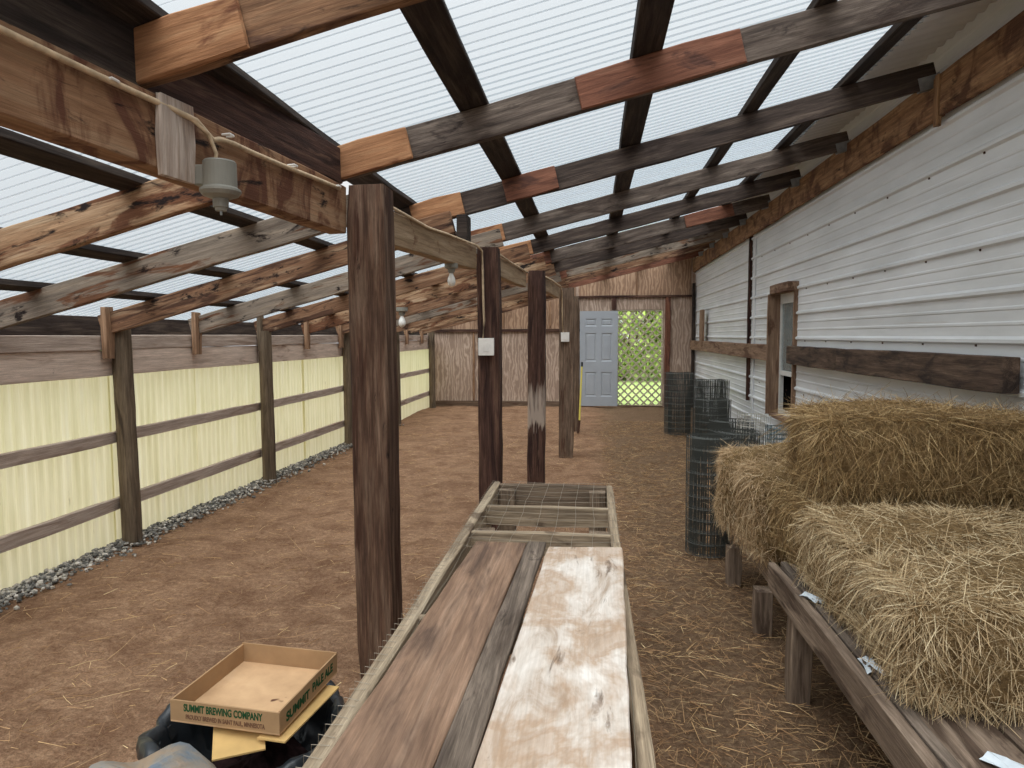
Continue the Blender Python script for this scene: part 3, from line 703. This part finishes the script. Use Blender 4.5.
beam((-.70, 4.76, 1.925), (-.60, 5.89, 1.915), .06, .14, 'beam2', 'short pale beam length between the second and third posts')
beam((-.46, 6.06, 1.90), (-.43, 8.34, 1.945), .06, .13, 'beam2', 'pale beam length between the third and fourth posts')
beam((-.36, 8.54, 1.96), (-.32, 10.53, 1.98), .06, .13, 'beam2', 'farthest beam length, behind the fourth post')
# splice upright on the first beam
def face(y):   # right face of the near beam
    t = (y-.55)/(2.83-.55); return V((-1.465+.36*t+.047, y, 2.018-.078*t))
o = timber(.225, .14, .022, jit=.002).build('splice_upright', M['rail'], None, frame(face(1.88)+V((.0, 0, -.018)), (0, 0, 1), (1, -.16, 0)))
tag(o, 'short grey upright nailed over the beam joint beside the grey light fixture', 'board')
o = box_obj('packing_block', M['dark2'], (-.035, .035, -.07, .07, 0, .185), None, .004, Matrix.Translation((-.845, 4.46, 2.098)))
tag(o, 'small dark block between the pale beam and the third rafter', 'block')

# ------------------------------------------------------------------ cable, boxes, lamps
pts = [face(y)+V((.014, 0, .185+.012*math.sin(y*3))) for y in np.linspace(.6, 1.84, 12)]
pts += [face(1.93)+V((.036, 0, .165)), face(2.0)+V((.035, 0, .13)), face(2.04)+V((.03, 0, .145))]
pts += [face(y)+V((.014, 0, .165+.008*math.sin(y*5))) for y in np.linspace(2.12, 2.78, 7)]
mb = MB(); mb.tube(pts, .0085, 7)
o = mb.build('cable', M['rope'], smooth=True); tag(o, 'cream cable clipped along the near beam and looping to the grey fixture', 'cable')
mb = MB(); mb.tube([face(1.9)+V((.03, 0, .172)), face(1.97)+V((.043, 0, .14)), face(2.0)+V((.045, 0, .09)), face(1.99)+V((.045, 0, .05)), face(2.03)+V((.05, 0, .0)), face(2.06)+V((.06, 0, -.03))], .006, 6); mb.build('drop_cable', M['rope'], o, smooth=True)
for y in (1.05, 1.66, 2.10, 2.45, 2.76):
    c = face(y); mb = MB(); mb.tube([c+V((.0, -.012, .175)), c+V((.026, -.012, .177)), c+V((.026, .012, .177)), c+V((.0, .012, .175))], .004, 5); mb.build('cable_clip', M['white_plastic'], o)
def run_cable(label, segs, r=.006):
    mb = MB(); mb.tube(segs, r, 6); return tag(mb.build('cable', M['rope'], smooth=True), label, 'cable')
run_cable('cream cable along the pale beam and down the second post to its box', [(-.935, 3.0, 2.095), (-.91, 3.25, 2.088), (-.875, 3.6, 2.075), (-.845, 3.9, 2.088), (-.80, 4.25, 2.092), (-.765, 4.5, 2.095), (-.745, 4.58, 2.07), (-.742, 4.592, 1.95), (-.74, 4.592, 1.75), (-.735, 4.592, 1.6), (-.745, 4.592, 1.47)], .008)
run_cable('cream cable sagging from the second post to the third', [(-.655, 4.77, 2.07), (-.63, 5.1, 2.058), (-.60, 5.45, 2.05), (-.56, 5.88, 2.04)], .007)
run_cable('cream cable along the far beam and down the fourth post', [(-.42, 6.1, 2.02), (-.40, 7.0, 2.05), (-.385, 8.1, 2.08), (-.375, 8.32, 2.04), (-.372, 8.342, 1.8), (-.36, 8.342, 1.52)], .009)
def jbox(c, w, h, label):
    r = empty('junction_box', c); tag(r, label, 'box')
    box_obj('body', M['white_plastic'], (-w/2, w/2, -.05, .0, -h/2, h/2), r, .006)
    box_obj('cover_plate', M['white_plastic'], (-w/2-.006, w/2+.006, -.057, -.05, -h/2-.006, h/2+.006), r, .002)
    box_obj('outlet', M['white_plastic'], (-w*.2, w*.2, -.06, -.057, -h*.3, h*.3), r, .001)
jbox((-.715, 4.598, 1.425), .095, .105, 'white outlet box on the dark second post')
jbox((-.335, 8.348, 1.48), .09, .10, 'small white outlet box on the grey-brown fourth post')
# grey lamp fixture hung on the near beam
fx = empty('light_fixture', (-1.115, 1.965, 1.885)); fx.scale = (.85, .85, .85); tag(fx, 'grey round lamp holder hanging from the near beam, without a bulb', 'lamp')
mb = MB(); mb.lathe([(.001, .165), (.052, .165), (.056, .160), (.057, .075), (.060, .07)], 28); mb.build('housing', M['grey_plastic'], fx, smooth=False)
mb = MB(); mb.lathe([(.060, .072), (.069, .066), (.070, .058), (.060, .045), (.034, .035), (.001, .035)], 28); mb.build('collar', M['grey_plastic'], fx)
mb = MB(); mb.lathe([(.027, .036), (.026, .005), (.021, .002), (.019, -.008), (.001, -.008)], 20); mb.build('socket', M['grey_plastic'], fx)
mb = MB(); mb.tube([(0, 0, -.008), (0, 0, -.022)], .004, 6); mb.build('contact_pin', M['galv'], fx)
box_obj('mounting_bracket', M['grey_plastic'], (-.085, -.03, -.03, .03, .08, .15), fx, .004)
def bulb_lamp(c, label, s=1.0):
    r = empty('bulb_lamp', c); tag(r, label, 'lamp')
    mb = MB(); mb.lathe([(.001, .0), (.055*s, 0), (.055*s, -.035*s), (.03*s, -.045*s), (.024*s, -.075*s), (.001, -.076*s)], 20); mb.build('holder', M['grey_plastic'], r)
    mb = MB(); mb.lathe([(.013*s, -.07*s), (.016*s, -.09*s), (.03*s, -.12*s), (.034*s, -.145*s), (.028*s, -.168*s), (.014*s, -.181*s), (.001, -.184*s)], 18); mb.build('bulb', M['bulb'], r, smooth=True)
bulb_lamp((-.86, 4.12, 1.94), 'white bulb in a grey holder under the pale beam', .75)
bulb_lamp((-2.20, 7.72, zl(-2.2)), 'white bulb lamp seen just right of the nearest post', 1.25)

# ------------------------------------------------------------------ hutch with boards
def build_hutch():
    Z = .75; x0, x1, y0, y1 = -.505, .108, .55, 3.42
    r = empty('wire_hutch', (0, 2, 0)); tag(r, 'long low timber hutch frame topped with wire mesh', 'hutch')
    I = Matrix.Translation((0, -2, 0))
    def tb(nm, mt, L, w, h, o, ex, ez, wp=.003): return timber(L, w, h, warp=wp, jit=.002).build(nm, M[mt], r, I @ frame(o, ex, ez))
    tb('side_rail', 'hutch', y1-y0, .038, .14, (x0+.019, y0, Z-.14), (0, 1, 0), (0, 0, 1), .005)
    tb('side_rail', 'hutch', y1-y0, .034, .14, (x1-.017, y0, Z-.14), (0, 1, 0), (0, 0, 1), .006)
    tb('end_rail', 'hutchin', x1-x0-.074, .036, .14, (x0+.037, y1-.02, Z-.14), (1, 0, 0), (0, 0, 1))
    tb('end_rail', 'hutchin', x1-x0-.074, .036, .14, (x0+.037, y0+.02, Z-.14), (1, 0, 0), (0, 0, 1))
    for yy in (2.56, 2.95, 1.75, 1.1): tb('cross_bar', 'hutch', x1-x0-.074, .034, .09, (x0+.037, yy, Z-.092), (1, 0, 0), (0, 0, 1))
    for (xx, yy) in ((x0+.08, y1-.08), (x1-.08, y1-.08), (x0+.08, 2.62), (x1-.08, 2.62), (x0+.08, y0+.09), (x1-.08, y0+.09)):
        tb('leg', 'hutchin', Z-.0, .085, .075, (xx, yy-.035, -.02), (0, 0, 1), (0, 1, 0))
    # wire over the frame, ends folded over the left rail
    mb = MB()
    for xx in np.arange(x0+.06, x1, .075):
        n = 30; mb.tube([(xx+.004*math.sin(k*.9), y0+(y1-y0)*k/n, Z+.004-(.012*math.sin(k*1.1)**2 if 18 < k < 29 else 0)) for k in range(n+1)], .0008, 4)
    for yy in np.arange(y0, y1+.01, .033):
        mb.tube([(x0-.005, yy, Z-.025), (x0-.004, yy, Z+.004), (x0+.03, yy+.006*math.sin(yy*90), Z+.002)], .0007, 4)
        if 2.3 < yy and int(round((yy-y0)/.033)) % 3 == 0: mb.tube([(x0+.05, yy, Z+.006), ((x0+x1)/2, yy+.01, Z-.006), (x1, yy, Z+.005)], .0006, 4)
    mb.v = [tuple(I @ V(p)) for p in mb.v]
    mb.build('wire_mesh', M['wiremid'], r)
    # loose boards lying on top
    def board(pts, th, mt, nm, label, n=16):
        (ax, ay), (bx, by), (cx, cy), (dx, dy) = pts   # near-left, near-right, far-right, far-left
        o0 = V((ax, ay, Z+.009)); mb = MB(); rings = []
        for i in range(n+1):
            k = i/n; l = V((ax+(dx-ax)*k, ay+(dy-ay)*k, 0)); rr = V((bx+(cx-bx)*k, by+(cy-by)*k, 0))
            e = random.uniform(-.002, .002) if 0 < i < n else random.uniform(-.004, .004); z = Z+.009
            l.x += e; rr.x += random.uniform(-.002, .002); c = .003
            rings.append([V((l.x+c, l.y, z)), V((rr.x-c, rr.y, z)), V((rr.x, rr.y, z+c)), V((rr.x, rr.y, z+th-c)), V((rr.x-c, rr.y, z+th)), V((l.x+c, l.y, z+th)), V((l.x, l.y, z+th-c)), V((l.x, l.y, z+c))])
        Mx = frame(o0, (0, 1, 0), (0, 0, 1)); mb.loft(rings, Mx.inverted())
        return tag(mb.build(nm, M[mt], None, Mx), label, 'board')
    board([(-.472, .62), (-.279, .62), (-.227, 2.33), (-.408, 2.33)], .016, 'brownboard', 'wooden_board', 'wide dusty brown board on the hutch beside its wired left edge')
    board([(-.277, .62), (-.216, .62), (-.160, 2.345), (-.224, 2.345)], .017, 'greyplank', 'wooden_board', 'narrow cracked grey plank between the brown and the white boards')
    board([(-.212, .60), (.052, .62), (.104, 2.30), (-.15, 2.28)], .02, 'whiteboard', 'wooden_board', 'stained white board on the hutch along its right edge')
build_hutch()

# ------------------------------------------------------------------ hay benches
def build_bench(y0, y1, legs, label, z=.475, x0=.80, x1=2.03, ro=0.0):
    r = empty('hay_bench', (x0, y0, 0)); tag(r, label, 'bench', 'low benches under the hay'); I = Matrix.Translation((-x0, -y0, 0))
    def tb(nm, mt, L, w, h, o, ex, ez): return timber(L, w, h, warp=.003, jit=.002).build(nm, M[mt], r, I @ frame(o, ex, ez))
    tb('front_rail', 'benchwood', y1-y0, .038, .12, (x0+.019+ro, y0, z-.12), (0, 1, 0), (0, 0, 1))
    tb('back_rail', 'benchwood', y1-y0, .038, .12, (x1-.02, y0, z-.12), (0, 1, 0), (0, 0, 1))
    tb('inner_rail', 'greyplank', y1-y0, .034, .06, (x0+.066+ro, y0, z-.055), (0, 1, 0), (0, 0, 1))
    n = 6
    for k in range(n):
        q0 = x0+.09+ro; a = q0+(x1-.03-q0)*k/n; b = q0+(x1-.03-q0)*(k+1)/n-.012
        tb('slat', 'benchwood', y1-y0, b-a, .022, ((a+b)/2, y0, z-.028), (0, 1, 0), (0, 0, 1))
    for y in legs:
        tb('leg', 'benchwood', z-.10, .085, .09, (x0+.06, y, -.02), (0, 0, 1), (0, 1, 0))
        tb('leg', 'benchwood', z-.10, .085, .09, (x1-.08, y, -.02), (0, 0, 1), (0, 1, 0))
    return r
build_bench(.9, 3.10, (1.0, 1.78, 2.78), 'long low bench under the near bales with scraps of paper on it', .485, .785)
build_bench(3.14, 4.45, (3.44, 4.14), 'shorter low bench under the two farthest bales', .335, .80, ro=.105)
for (x, y, w, l, a, mt, lab) in ((.842, 2.66, .05, .10, .3, 'paper', 'scrap of pale paper on the bench rail by the second bale'), (.846, 2.12, .05, .11, -.1, 'paper', 'torn pale paper scrap on the bench by the front bale corner'), (.98, 1.63, .06, .14, .5, 'paper', 'larger pale scrap on the bench end in front of the bales'), (1.11, 1.64, .04, .05, .2, 'blue', 'blue scrap lying in straw on the bench end')):
    mb = MB(); nx = 4
    for i in range(nx+1):
        for j in range(nx+1): mb.v.append((w*(i/nx-.5), l*(j/nx-.5), .003+.007*math.sin(i*1.7+j)+.004*random.random()))
    for j in range(nx):
        for i in range(nx): q = i*(nx+1)+j; mb.f.append((q, q+nx+1, q+nx+2, q+1)); mb.m.append(0)
    o = mb.build('paper_scrap', M[mt], None, Matrix.Translation((x, y, .487)) @ Matrix.Rotation(a, 4, 'Z')); tag(o, lab, 'scrap')

# ------------------------------------------------------------------ hay bales
def bale(c, dims, rz, label, n, smat='straw', nseg=14, shag=1.0, long=1.0, tiltz=0.0):
    """c = centre of the bottom face"""
    lx, ly, lz = dims; N = nseg; mb = MB(); idx = {}
    r_ = .09; pts = []; nor = []
    seeds = [(random.uniform(3, 9), random.uniform(3, 9), random.uniform(3, 9), random.uniform(0, 6)) for _ in range(5)]
    def shape(u):
        # u in [-1,1]^3 on a cube: round the edges, then lump
        p = V((u[0]*lx/2, u[1]*ly/2, u[2]*lz/2)); q = V((max(-lx/2+r_, min(lx/2-r_, p.x)), max(-ly/2+r_, min(ly/2-r_, p.y)), max(-lz/2+r_, min(lz/2-r_, p.z))))
        d = p-q; nn = d.normalized() if d.length > 1e-6 else V((0, 0, 1)); p2 = q+nn*r_
        k = sum(math.sin(a*p.x+f)*math.sin(b*p.y+f*2)*math.cos(g*p.z+f) for a, b, g, f in seeds)*.011
        return p2+nn*k, nn
    def vid(u):
        key = tuple(round(k, 5) for k in u)
        if key not in idx:
            p, nn = shape(u); idx[key] = len(mb.v); mb.v.append((p.x, p.y, p.z+lz/2))
        return idx[key]
    cube = [((0, 1), 2, 1), ((1, 0), 2, -1), ((1, 2), 0, 1), ((2, 1), 0, -1), ((2, 0), 1, 1), ((0, 2), 1, -1)]
    for (a, b), w, s in cube:
        for i in range(N):
            for j in range(N):
                q = []
                for di, dj in ((0, 0), (1, 0), (1, 1), (0, 1)):
                    u = [0, 0, 0]; u[a] = -1+2*(i+di)/N; u[b] = -1+2*(j+dj)/N; u[w] = s; q.append(vid(u))
                mb.f.append(tuple(q)); mb.m.append(0)
    Mx = Matrix.Translation(V(c)) @ Matrix.Rotation(rz, 4, 'Z') @ Matrix.Rotation(tiltz, 4, 'Y')
    o = mb.build('hay_bale', M['bale'], None, Mx, smooth=True)
    # straw over the surface
    areas = {'t': lx*ly*1.5, 'f': lx*lz, 'b': lx*lz*.4, 'l': ly*lz*1.2, 'r': 0.0}; tot = sum(areas.values())
    P, D, L, W, T, DR = [], [], [], [], [], []
    for k, ar in areas.items():
        m = int(n*ar/tot); a = RNG.uniform(-1, 1, m); b = RNG.uniform(-1, 1, m)
        if k == 't': u = np.stack([a, b, np.ones(m)], 1)
        elif k == 'f': u = np.stack([a, -np.ones(m), b], 1)
        elif k == 'b': u = np.stack([a, np.ones(m), b], 1)
        elif k == 'l': u = np.stack([-np.ones(m), a, b], 1)
        else: u = np.stack([np.ones(m), a, b], 1)
        for q in u:
            p, nn = shape(q); P.append((p.x-nn.x*.012, p.y-nn.y*.012, p.z+lz/2-nn.z*.012)); nv = np.array(nn)
            rnd = RNG.normal(size=3)
            if nn.z > .75: d = rnd*np.array([1.1, 1.0, .12]); d /= np.linalg.norm(d)+1e-6; d = d+nv*abs(RNG.normal(.08, .12))*shag
            else:
                g = np.array([RNG.normal(0, .6), RNG.normal(0, .6), -1.0 if RNG.random() < .65 else .8])*(1 if RNG.random() < .8 else .2)+rnd*.35; g = g-nv*g.dot(nv); d = g/(np.linalg.norm(g)+1e-6)+nv*abs(RNG.normal(.12, .16))*shag
            D.append(d)
        L.append((RNG.gamma(3.0, .016, m)+.02)*long); W.append(RNG.uniform(.0011, .0030, m)); T.append(RNG.beta(2, 1.8, m))
    P = np.array(P); D = np.array(D); L = np.concatenate(L); W = np.concatenate(W); T = np.concatenate(T)
    me = strands(P, D, L, W, .12, T, 3, 'straw'); me.materials.append(M[smat])
    s = link('straw', me, o); s['kind'] = 'stuff'
    return tag(o, label, 'hay bale', 'hay bales on the benches')
bale((1.36, 2.07, .485), (1.02, .50, .315), -.06, 'front hay bale at the camera end of the bench, its long face in full view', 44000, 'straw')
bale((1.38, 2.62, .485), (1.04, .54, .32), .02, 'flat-topped hay bale lying against the upper bale, behind the front one', 38000, 'straw')
bale((1.42, 3.17, .485), (1.10, .50, .315), .01, 'mostly hidden hay bale that carries the upper bale', 16000, 'strawgold')
bale((1.45, 3.19, .80), (1.02, .50, .365), .03, 'upper hay bale lying crosswise on top of the lower ones', 40000, 'strawgold', shag=1.0, long=1.2)
bale((1.30, 3.69, .335), (1.0, .44, .47), .03, 'dusty drooping hay bale behind the upper bale, next to the farthest', 19000, 'strawpale', shag=.8)
bale((1.28, 4.21, .335), (1.02, .44, .48), -.02, 'farthest hay bale, beside the wire rolls', 19000, 'strawpale', shag=.8)

# ------------------------------------------------------------------ wire rolls
def wire_roll(c, r, h, turns, mat, label, sv=.05, sh=.05, lean=(0, 0), wr=.0021, sq=1.0):
    mb = MB(); tot = 2*math.pi*turns
    rad = lambda t: r*(.55+.45*t/tot)+.006*math.sin(t*2.3)
    circ = 2*math.pi*r*.78*turns; nv = int(circ/sv); nh = int(h/sh); ns = int(26*turns)
    for k in range(nv+1):
        t = tot*k/nv; R_ = rad(t); x, y = R_*math.cos(t), R_*math.sin(t)*sq; dz = .012*math.sin(t*3)
        mb.tube([(x, y, .005), (x+.004*math.sin(k), y, h*.5), (x+.005*math.cos(k), y, h+dz)], wr, 3, caps=False)
    for j in range(nh+1):
        z = .006+(h-.01)*j/nh; mb.tube([(rad(tot*k/ns)*math.cos(tot*k/ns), rad(tot*k/ns)*math.sin(tot*k/ns)*sq, z) for k in range(ns+1)], wr, 3, caps=False)
    Mx = Matrix.Translation(V(c)) @ Matrix.Rotation(lean[0], 4, 'X') @ Matrix.Rotation(lean[1], 4, 'Y')
    return tag(mb.build('wire_mesh_roll', M[mat], None, Mx), label, 'wire roll', 'rolls of wire mesh by the house wall')
wire_roll((.80, 4.75, 0), .16, .81, 4, 'wire', 'tall dark wire mesh roll standing in the aisle past the last bale', .020, .075)
wire_roll((1.14, 5.5, 0), .19, .74, 4, 'wire', 'dark wire mesh roll standing just behind the nearest roll', .022, .075)
wire_roll((1.30, 10.5, 0), .22, .93, 5, 'wire', 'farthest wire mesh roll, near the end doorway', .026, .09)
wire_roll((1.62, 9.6, 0), .24, .88, 5, 'wire', 'dark wire mesh roll against the wall beyond the window', .026, .09)
wire_roll((1.45, 8.5, 0), .22, .72, 5, 'wire', 'dark wire mesh roll standing below the far side of the window', .026, .09)
wire_roll((1.42, 7.2, 0), .22, .62, 5, 'wire', 'low dark wire mesh roll midway along the wall', .026, .09)
wire_roll((1.41, 6.35, 0), .15, .78, 2, 'wirebright', 'pale bright wire mesh roll standing below the window', .045, .05, (0, .05))
wire_roll((1.60, 5.95, 0), .15, .72, 3, 'wireteal', 'greenish grey wire mesh roll just behind the upper bale', .045, .04)

# ------------------------------------------------------------------ rubbish can, box, sack
def build_bin():
    c = (-.825, 1.515, 0); r = empty('rubbish_bin', c); r.scale = (.96, .96, .965); tag(r, 'round rubbish bin lined with a shiny black bag, left of the hutch', 'bin')
    mb = MB(); mb.lathe([(.18, -.01), (.185, .0), (.215, .55), (.225, .555), (.225, .57), (.21, .57), (.20, .54), (.172, .05), (.001, .05)], 32, caps=False); mb.build('can', M['canplastic'], r)
    mb = MB(); prof = [(.19, .10), (.205, .25), (.225, .40), (.24, .50), (.248, .56), (.24, .590), (.222, .592), (.205, .57), (.19, .50), (.17, .44), (.001, .42)]
    rings = []
    for i, (ra, z) in enumerate(prof):
        ring = []
        for j in range(128):
            t = 2*math.pi*j/128; f = (1+.03*math.sin(5*t+i*.35)+.02*math.sin(11*t-i*.3)+.012*math.sin(19*t+i*.4)+.01*math.sin(34*t-i*.5)) if ra > .05 else 1
            zz = z+(.008*math.sin(3*t+1)+.007*math.sin(7*t)+.004*math.sin(15*t+i) if .2 < z else 0)+(.0 if i < 3 else .014*math.cos(t-2.9))
            ring.append(V((ra*f*math.cos(t), ra*f*math.sin(t), zz)))
        rings.append(ring)
    mb.loft(rings, None, 0, caps=False); b = mb.build('bin_bag', M['blackplastic'], r, smooth=True); b['label'] = 'shiny black bag'
    # flattened card poking out
    for (x, y, z, w, l, a, ti, lab) in ((-.80, 1.41, .585, .11, .12, .5, .10, 'flattened yellowish cardboard piece poking out under the box'), (-.70, 1.52, .592, .07, .26, -.10, -.03, 'narrow cardboard flap wedged between box and bag')):
        Mx = Matrix.Translation((x, y, z)) @ Matrix.Rotation(a, 4, 'Z') @ Matrix.Rotation(ti, 4, 'X')
        mb = MB(); mb.box(-w/2, w/2, -l/2, l/2, -.002, .002); tag(mb.build('cardboard_piece', M['cardyellow'], None, Mx), lab, 'cardboard')
    lump = MB(); lump.lathe([(.16, .43), (.13, .47), (.08, .49), (.03, .5), (.001, .5)], 20, caps=False)
    lump.v = [(p[0], p[1], p[2]+.02*math.sin(p[0]*60)*math.cos(p[1]*50)) for p in lump.v]
    q = lump.build('rubbish', M['dirt'], r); q['kind'] = 'stuff'
build_bin()

def text_mesh(body, size, name, mat, parent, Mx, w=None, bold=.0):
    cu = bpy.data.curves.new(name, 'FONT'); cu.body = body; cu.size = size; cu.align_x = 'LEFT'; cu.align_y = 'CENTER'; cu.extrude = .0003; cu.offset = bold
    t = bpy.data.objects.new(name, cu); COL.objects.link(t); bpy.context.view_layer.update()
    me = bpy.data.meshes.new_from_object(t.evaluated_get(bpy.context.evaluated_depsgraph_get())); me.name = name
    bpy.data.objects.remove(t); bpy.data.curves.remove(cu)
    if w:
        xs = [v.co.x for v in me.vertices]; k = w/(max(xs)-min(xs)); m0 = min(xs)
        for v in me.vertices: v.co.x = (v.co.x-m0)*k
    me.materials.clear(); me.materials.append(mat)
    return link(name, me, parent, Mx)
def build_box():
    # corners on the floor of the tray: front-left, front-right, back-right, back-left
    th = math.atan2(1.355-1.42, .30); W_, D_, H_ = .276, .292, .052
    r = link('cardboard_box', None, None, Matrix.Translation((-.970, 1.416, .610)) @ Matrix.Rotation(-.075, 4, 'Z') @ Matrix.Rotation(.015, 4, 'Y'))
    tag(r, 'open shallow cardboard tray with green lettering on top of the rubbish bin', 'box')
    t = .004
    box_obj('base', M['card'], (0, W_, 0, D_, 0, t), r, 0)
    for nm, b in (('front_side', (0, W_, 0, t, t, H_)), ('back_side', (0, W_, D_-t, D_, t, H_+.004)), ('left_side', (0, t, t, D_-t, t, H_)), ('right_side', (W_-t, W_, t, D_-t, t, H_+.002))): box_obj(nm, M['cardout'], b, r, 0)
    Mf = Matrix.Translation((.035, -.0004, .036)) @ Matrix.Rotation(math.pi/2, 4, 'X')
    text_mesh('SUMMIT BREWING COMPANY', .024, 'lettering', M['ink'], r, Mf, .20, .0008)
    text_mesh('PROUDLY BREWED IN SAINT PAUL, MINNESOTA', .015, 'lettering', M['inkbrown'], r, Matrix.Translation((.04, -.0004, .015)) @ Matrix.Rotation(math.pi/2, 4, 'X'), .20, .0004)
    Ms = Matrix.Translation((W_+.0004, .03, .024)) @ Matrix.Rotation(math.pi/2, 4, 'Z') @ Matrix.Rotation(math.pi/2, 4, 'X')
    text_mesh('SUMMIT', .030, 'lettering', M['ink'], r, Ms, .11, .001)
    Ms2 = Matrix.Translation((W_+.0004, .155, .028)) @ Matrix.Rotation(math.pi/2, 4, 'Z') @ Matrix.Rotation(math.pi/2, 4, 'X')
    text_mesh('PALE ALE', .030, 'lettering', M['ink'], r, Ms2, .11, .001)
build_box()
def build_sack():
    mb = MB(); rings = []
    for i in range(16):
        k = i/15; ra = .235*math.sqrt(max(0, 1-max(0, (k-.75)/.25)**2)) if k > .75 else .235*(.86+.14*min(1, k*3)); z = .585*(k if k < .75 else .75+.25*(math.sin((k-.75)/.25*math.pi/2)))
        if i == 15: ra = .004
        rings.append([V((ra*1.1*math.cos(t)*(1+.05*math.sin(3*t+k*3)+.03*math.sin(8*t+k*5)), ra*math.sin(t)*(1+.05*math.cos(4*t)), max(0, z+.012*math.sin(5*t+k*7)*k))) for t in np.linspace(0, 2*math.pi, 41)[:-1]])
    mb.loft(rings, None)
    tag(mb.build('feed_sack', M['sack'], None, Matrix.Translation((-.80, 1.07, .0)) @ Matrix.Diagonal((.74, .74, 1.215, 1)), smooth=True), 'dusty grey-blue bulging sack in front of the black bag', 'sack')
build_sack()

# ------------------------------------------------------------------ leaning pole
r = empty('leaning_pole', (-.20, 10.43, 0)); tag(r, 'thin yellow pole with a dark foot leaning on the farthest post', 'pole')
mb = MB(); mb.tube([(.0, .0, .18), (.035, .07, 1.02)], .014, 8); mb.build('shaft', M['yellow'], r)
mb = MB(); mb.tube([(-.02, -.03, .0), (.0, .0, .2)], .02, 8); mb.build('foot', M['nail'], r)
mb = MB(); mb.tube([(.035, .07, 1.02), (.038, .076, 1.09)], .017, 8); mb.build('grip', M['canplastic'], r)

# ------------------------------------------------------------------ outside greenery seen through the lattice
def bush(c, r, h, n, label):
    o = empty('shrub', c); tag(o, label, 'shrub', 'shrubs beyond the doorway')
    P = RNG.normal(size=(n, 3)); P /= np.linalg.norm(P, axis=1, keepdims=True); rad = RNG.uniform(.55, 1, (n, 1))**.5; P = P*rad*np.array([r, r*.7, h/2])+np.array([0, 0, h/2]); 
    D = RNG.normal(size=(n, 3)); me = strands(P, D, RNG.uniform(.12, .3, n), RNG.uniform(.06, .16, n), .3, RNG.beta(2, 2, n), 2, 'foliage'); me.materials.append(M['leaf'])
    s = link('foliage', me, o); s['kind'] = 'stuff'
    mb = MB()
    for k in range(5): a = k*1.3; mb.tube([(0, 0, -.05), (.2*r*math.cos(a), .2*r*math.sin(a), h*.3), (.5*r*math.cos(a), .4*r*math.sin(a), h*.6)], [.05, .04, .02], 6)
    mb.build('stem', M['fpost'], o)
bush((1.0, 24, -.06), 2.6, 5.0, 5000, 'bushy green shrub straight behind the lattice gate')
bush((4.6, 25, -.06), 2.8, 4.4, 5000, 'green shrub seen at the right edge of the lattice')
bush((-2.5, 26, -.06), 2.8, 4.8, 4000, 'green shrub partly hidden by the open door')
bush((2.6, 30, -.06), 3.6, 6.5, 5000, 'taller pale green shrub farther beyond the doorway')

# ------------------------------------------------------------------ light, camera, view
w = bpy.data.worlds.new('overcast'); SC.world = w; w.use_nodes = True
nt = w.node_tree; bg = nt.nodes['Background']
tc = nt.nodes.new('ShaderNodeTexCoord'); sx = nt.nodes.new('ShaderNodeSeparateXYZ'); rp = nt.nodes.new('ShaderNodeValToRGB')
nt.links.new(tc.outputs['Generated'], sx.inputs[0]); nt.links.new(sx.outputs['Z'], rp.inputs['Fac']); nt.links.new(rp.outputs['Color'], bg.inputs['Color'])
e = rp.color_ramp.elements; e[0].position = 0; e[0].color = (.62, .632, .645, 1); e[1].position = 1; e[1].color = (1.0, 1.0, 1.0, 1)
bg.inputs['Strength'].default_value = .95
sun = bpy.data.lights.new('fill_sun', 'SUN'); sun.energy = 4.0; sun.angle = math.radians(75); sun.color = (1, .985, .965)  # added soft fill to brighten the inside; the sky itself is overcast
so = bpy.data.objects.new('fill_sun', sun); COL.objects.link(so); so.rotation_euler = (math.radians(24), math.radians(-4), 0)
cam = bpy.data.cameras.new('camera'); cam.sensor_width = 36; cam.lens = 36*680/1024; cam.clip_end = 300
T, P_, RO = math.radians(6.78), math.radians(4.07), math.radians(-.225)
F = V((-math.sin(T)*math.cos(P_), math.cos(T)*math.cos(P_), -math.sin(P_))); R0 = V((math.cos(T), math.sin(T), 0)); U0 = R0.cross(F)
R2 = R0*math.cos(RO)+U0*math.sin(RO); U2 = R2.cross(F)
Mc = Matrix(((R2.x, U2.x, -F.x, 0), (R2.y, U2.y, -F.y, 0), (R2.z, U2.z, -F.z, 1.5), (0, 0, 0, 1)))
co = bpy.data.objects.new('camera', cam); COL.objects.link(co); co.matrix_world = Mc; SC.camera = co
vs = SC.view_settings; vs.view_transform = 'Standard'; vs.look = 'None'; vs.gamma = 1; vs.use_curve_mapping = False; vs.exposure = .36
SC.cycles.use_denoising = True; SC.cycles.max_bounces = 10; SC.cycles.transparent_max_bounces = 12; SC.cycles.transmission_bounces = 8; SC.cycles.diffuse_bounces = 5
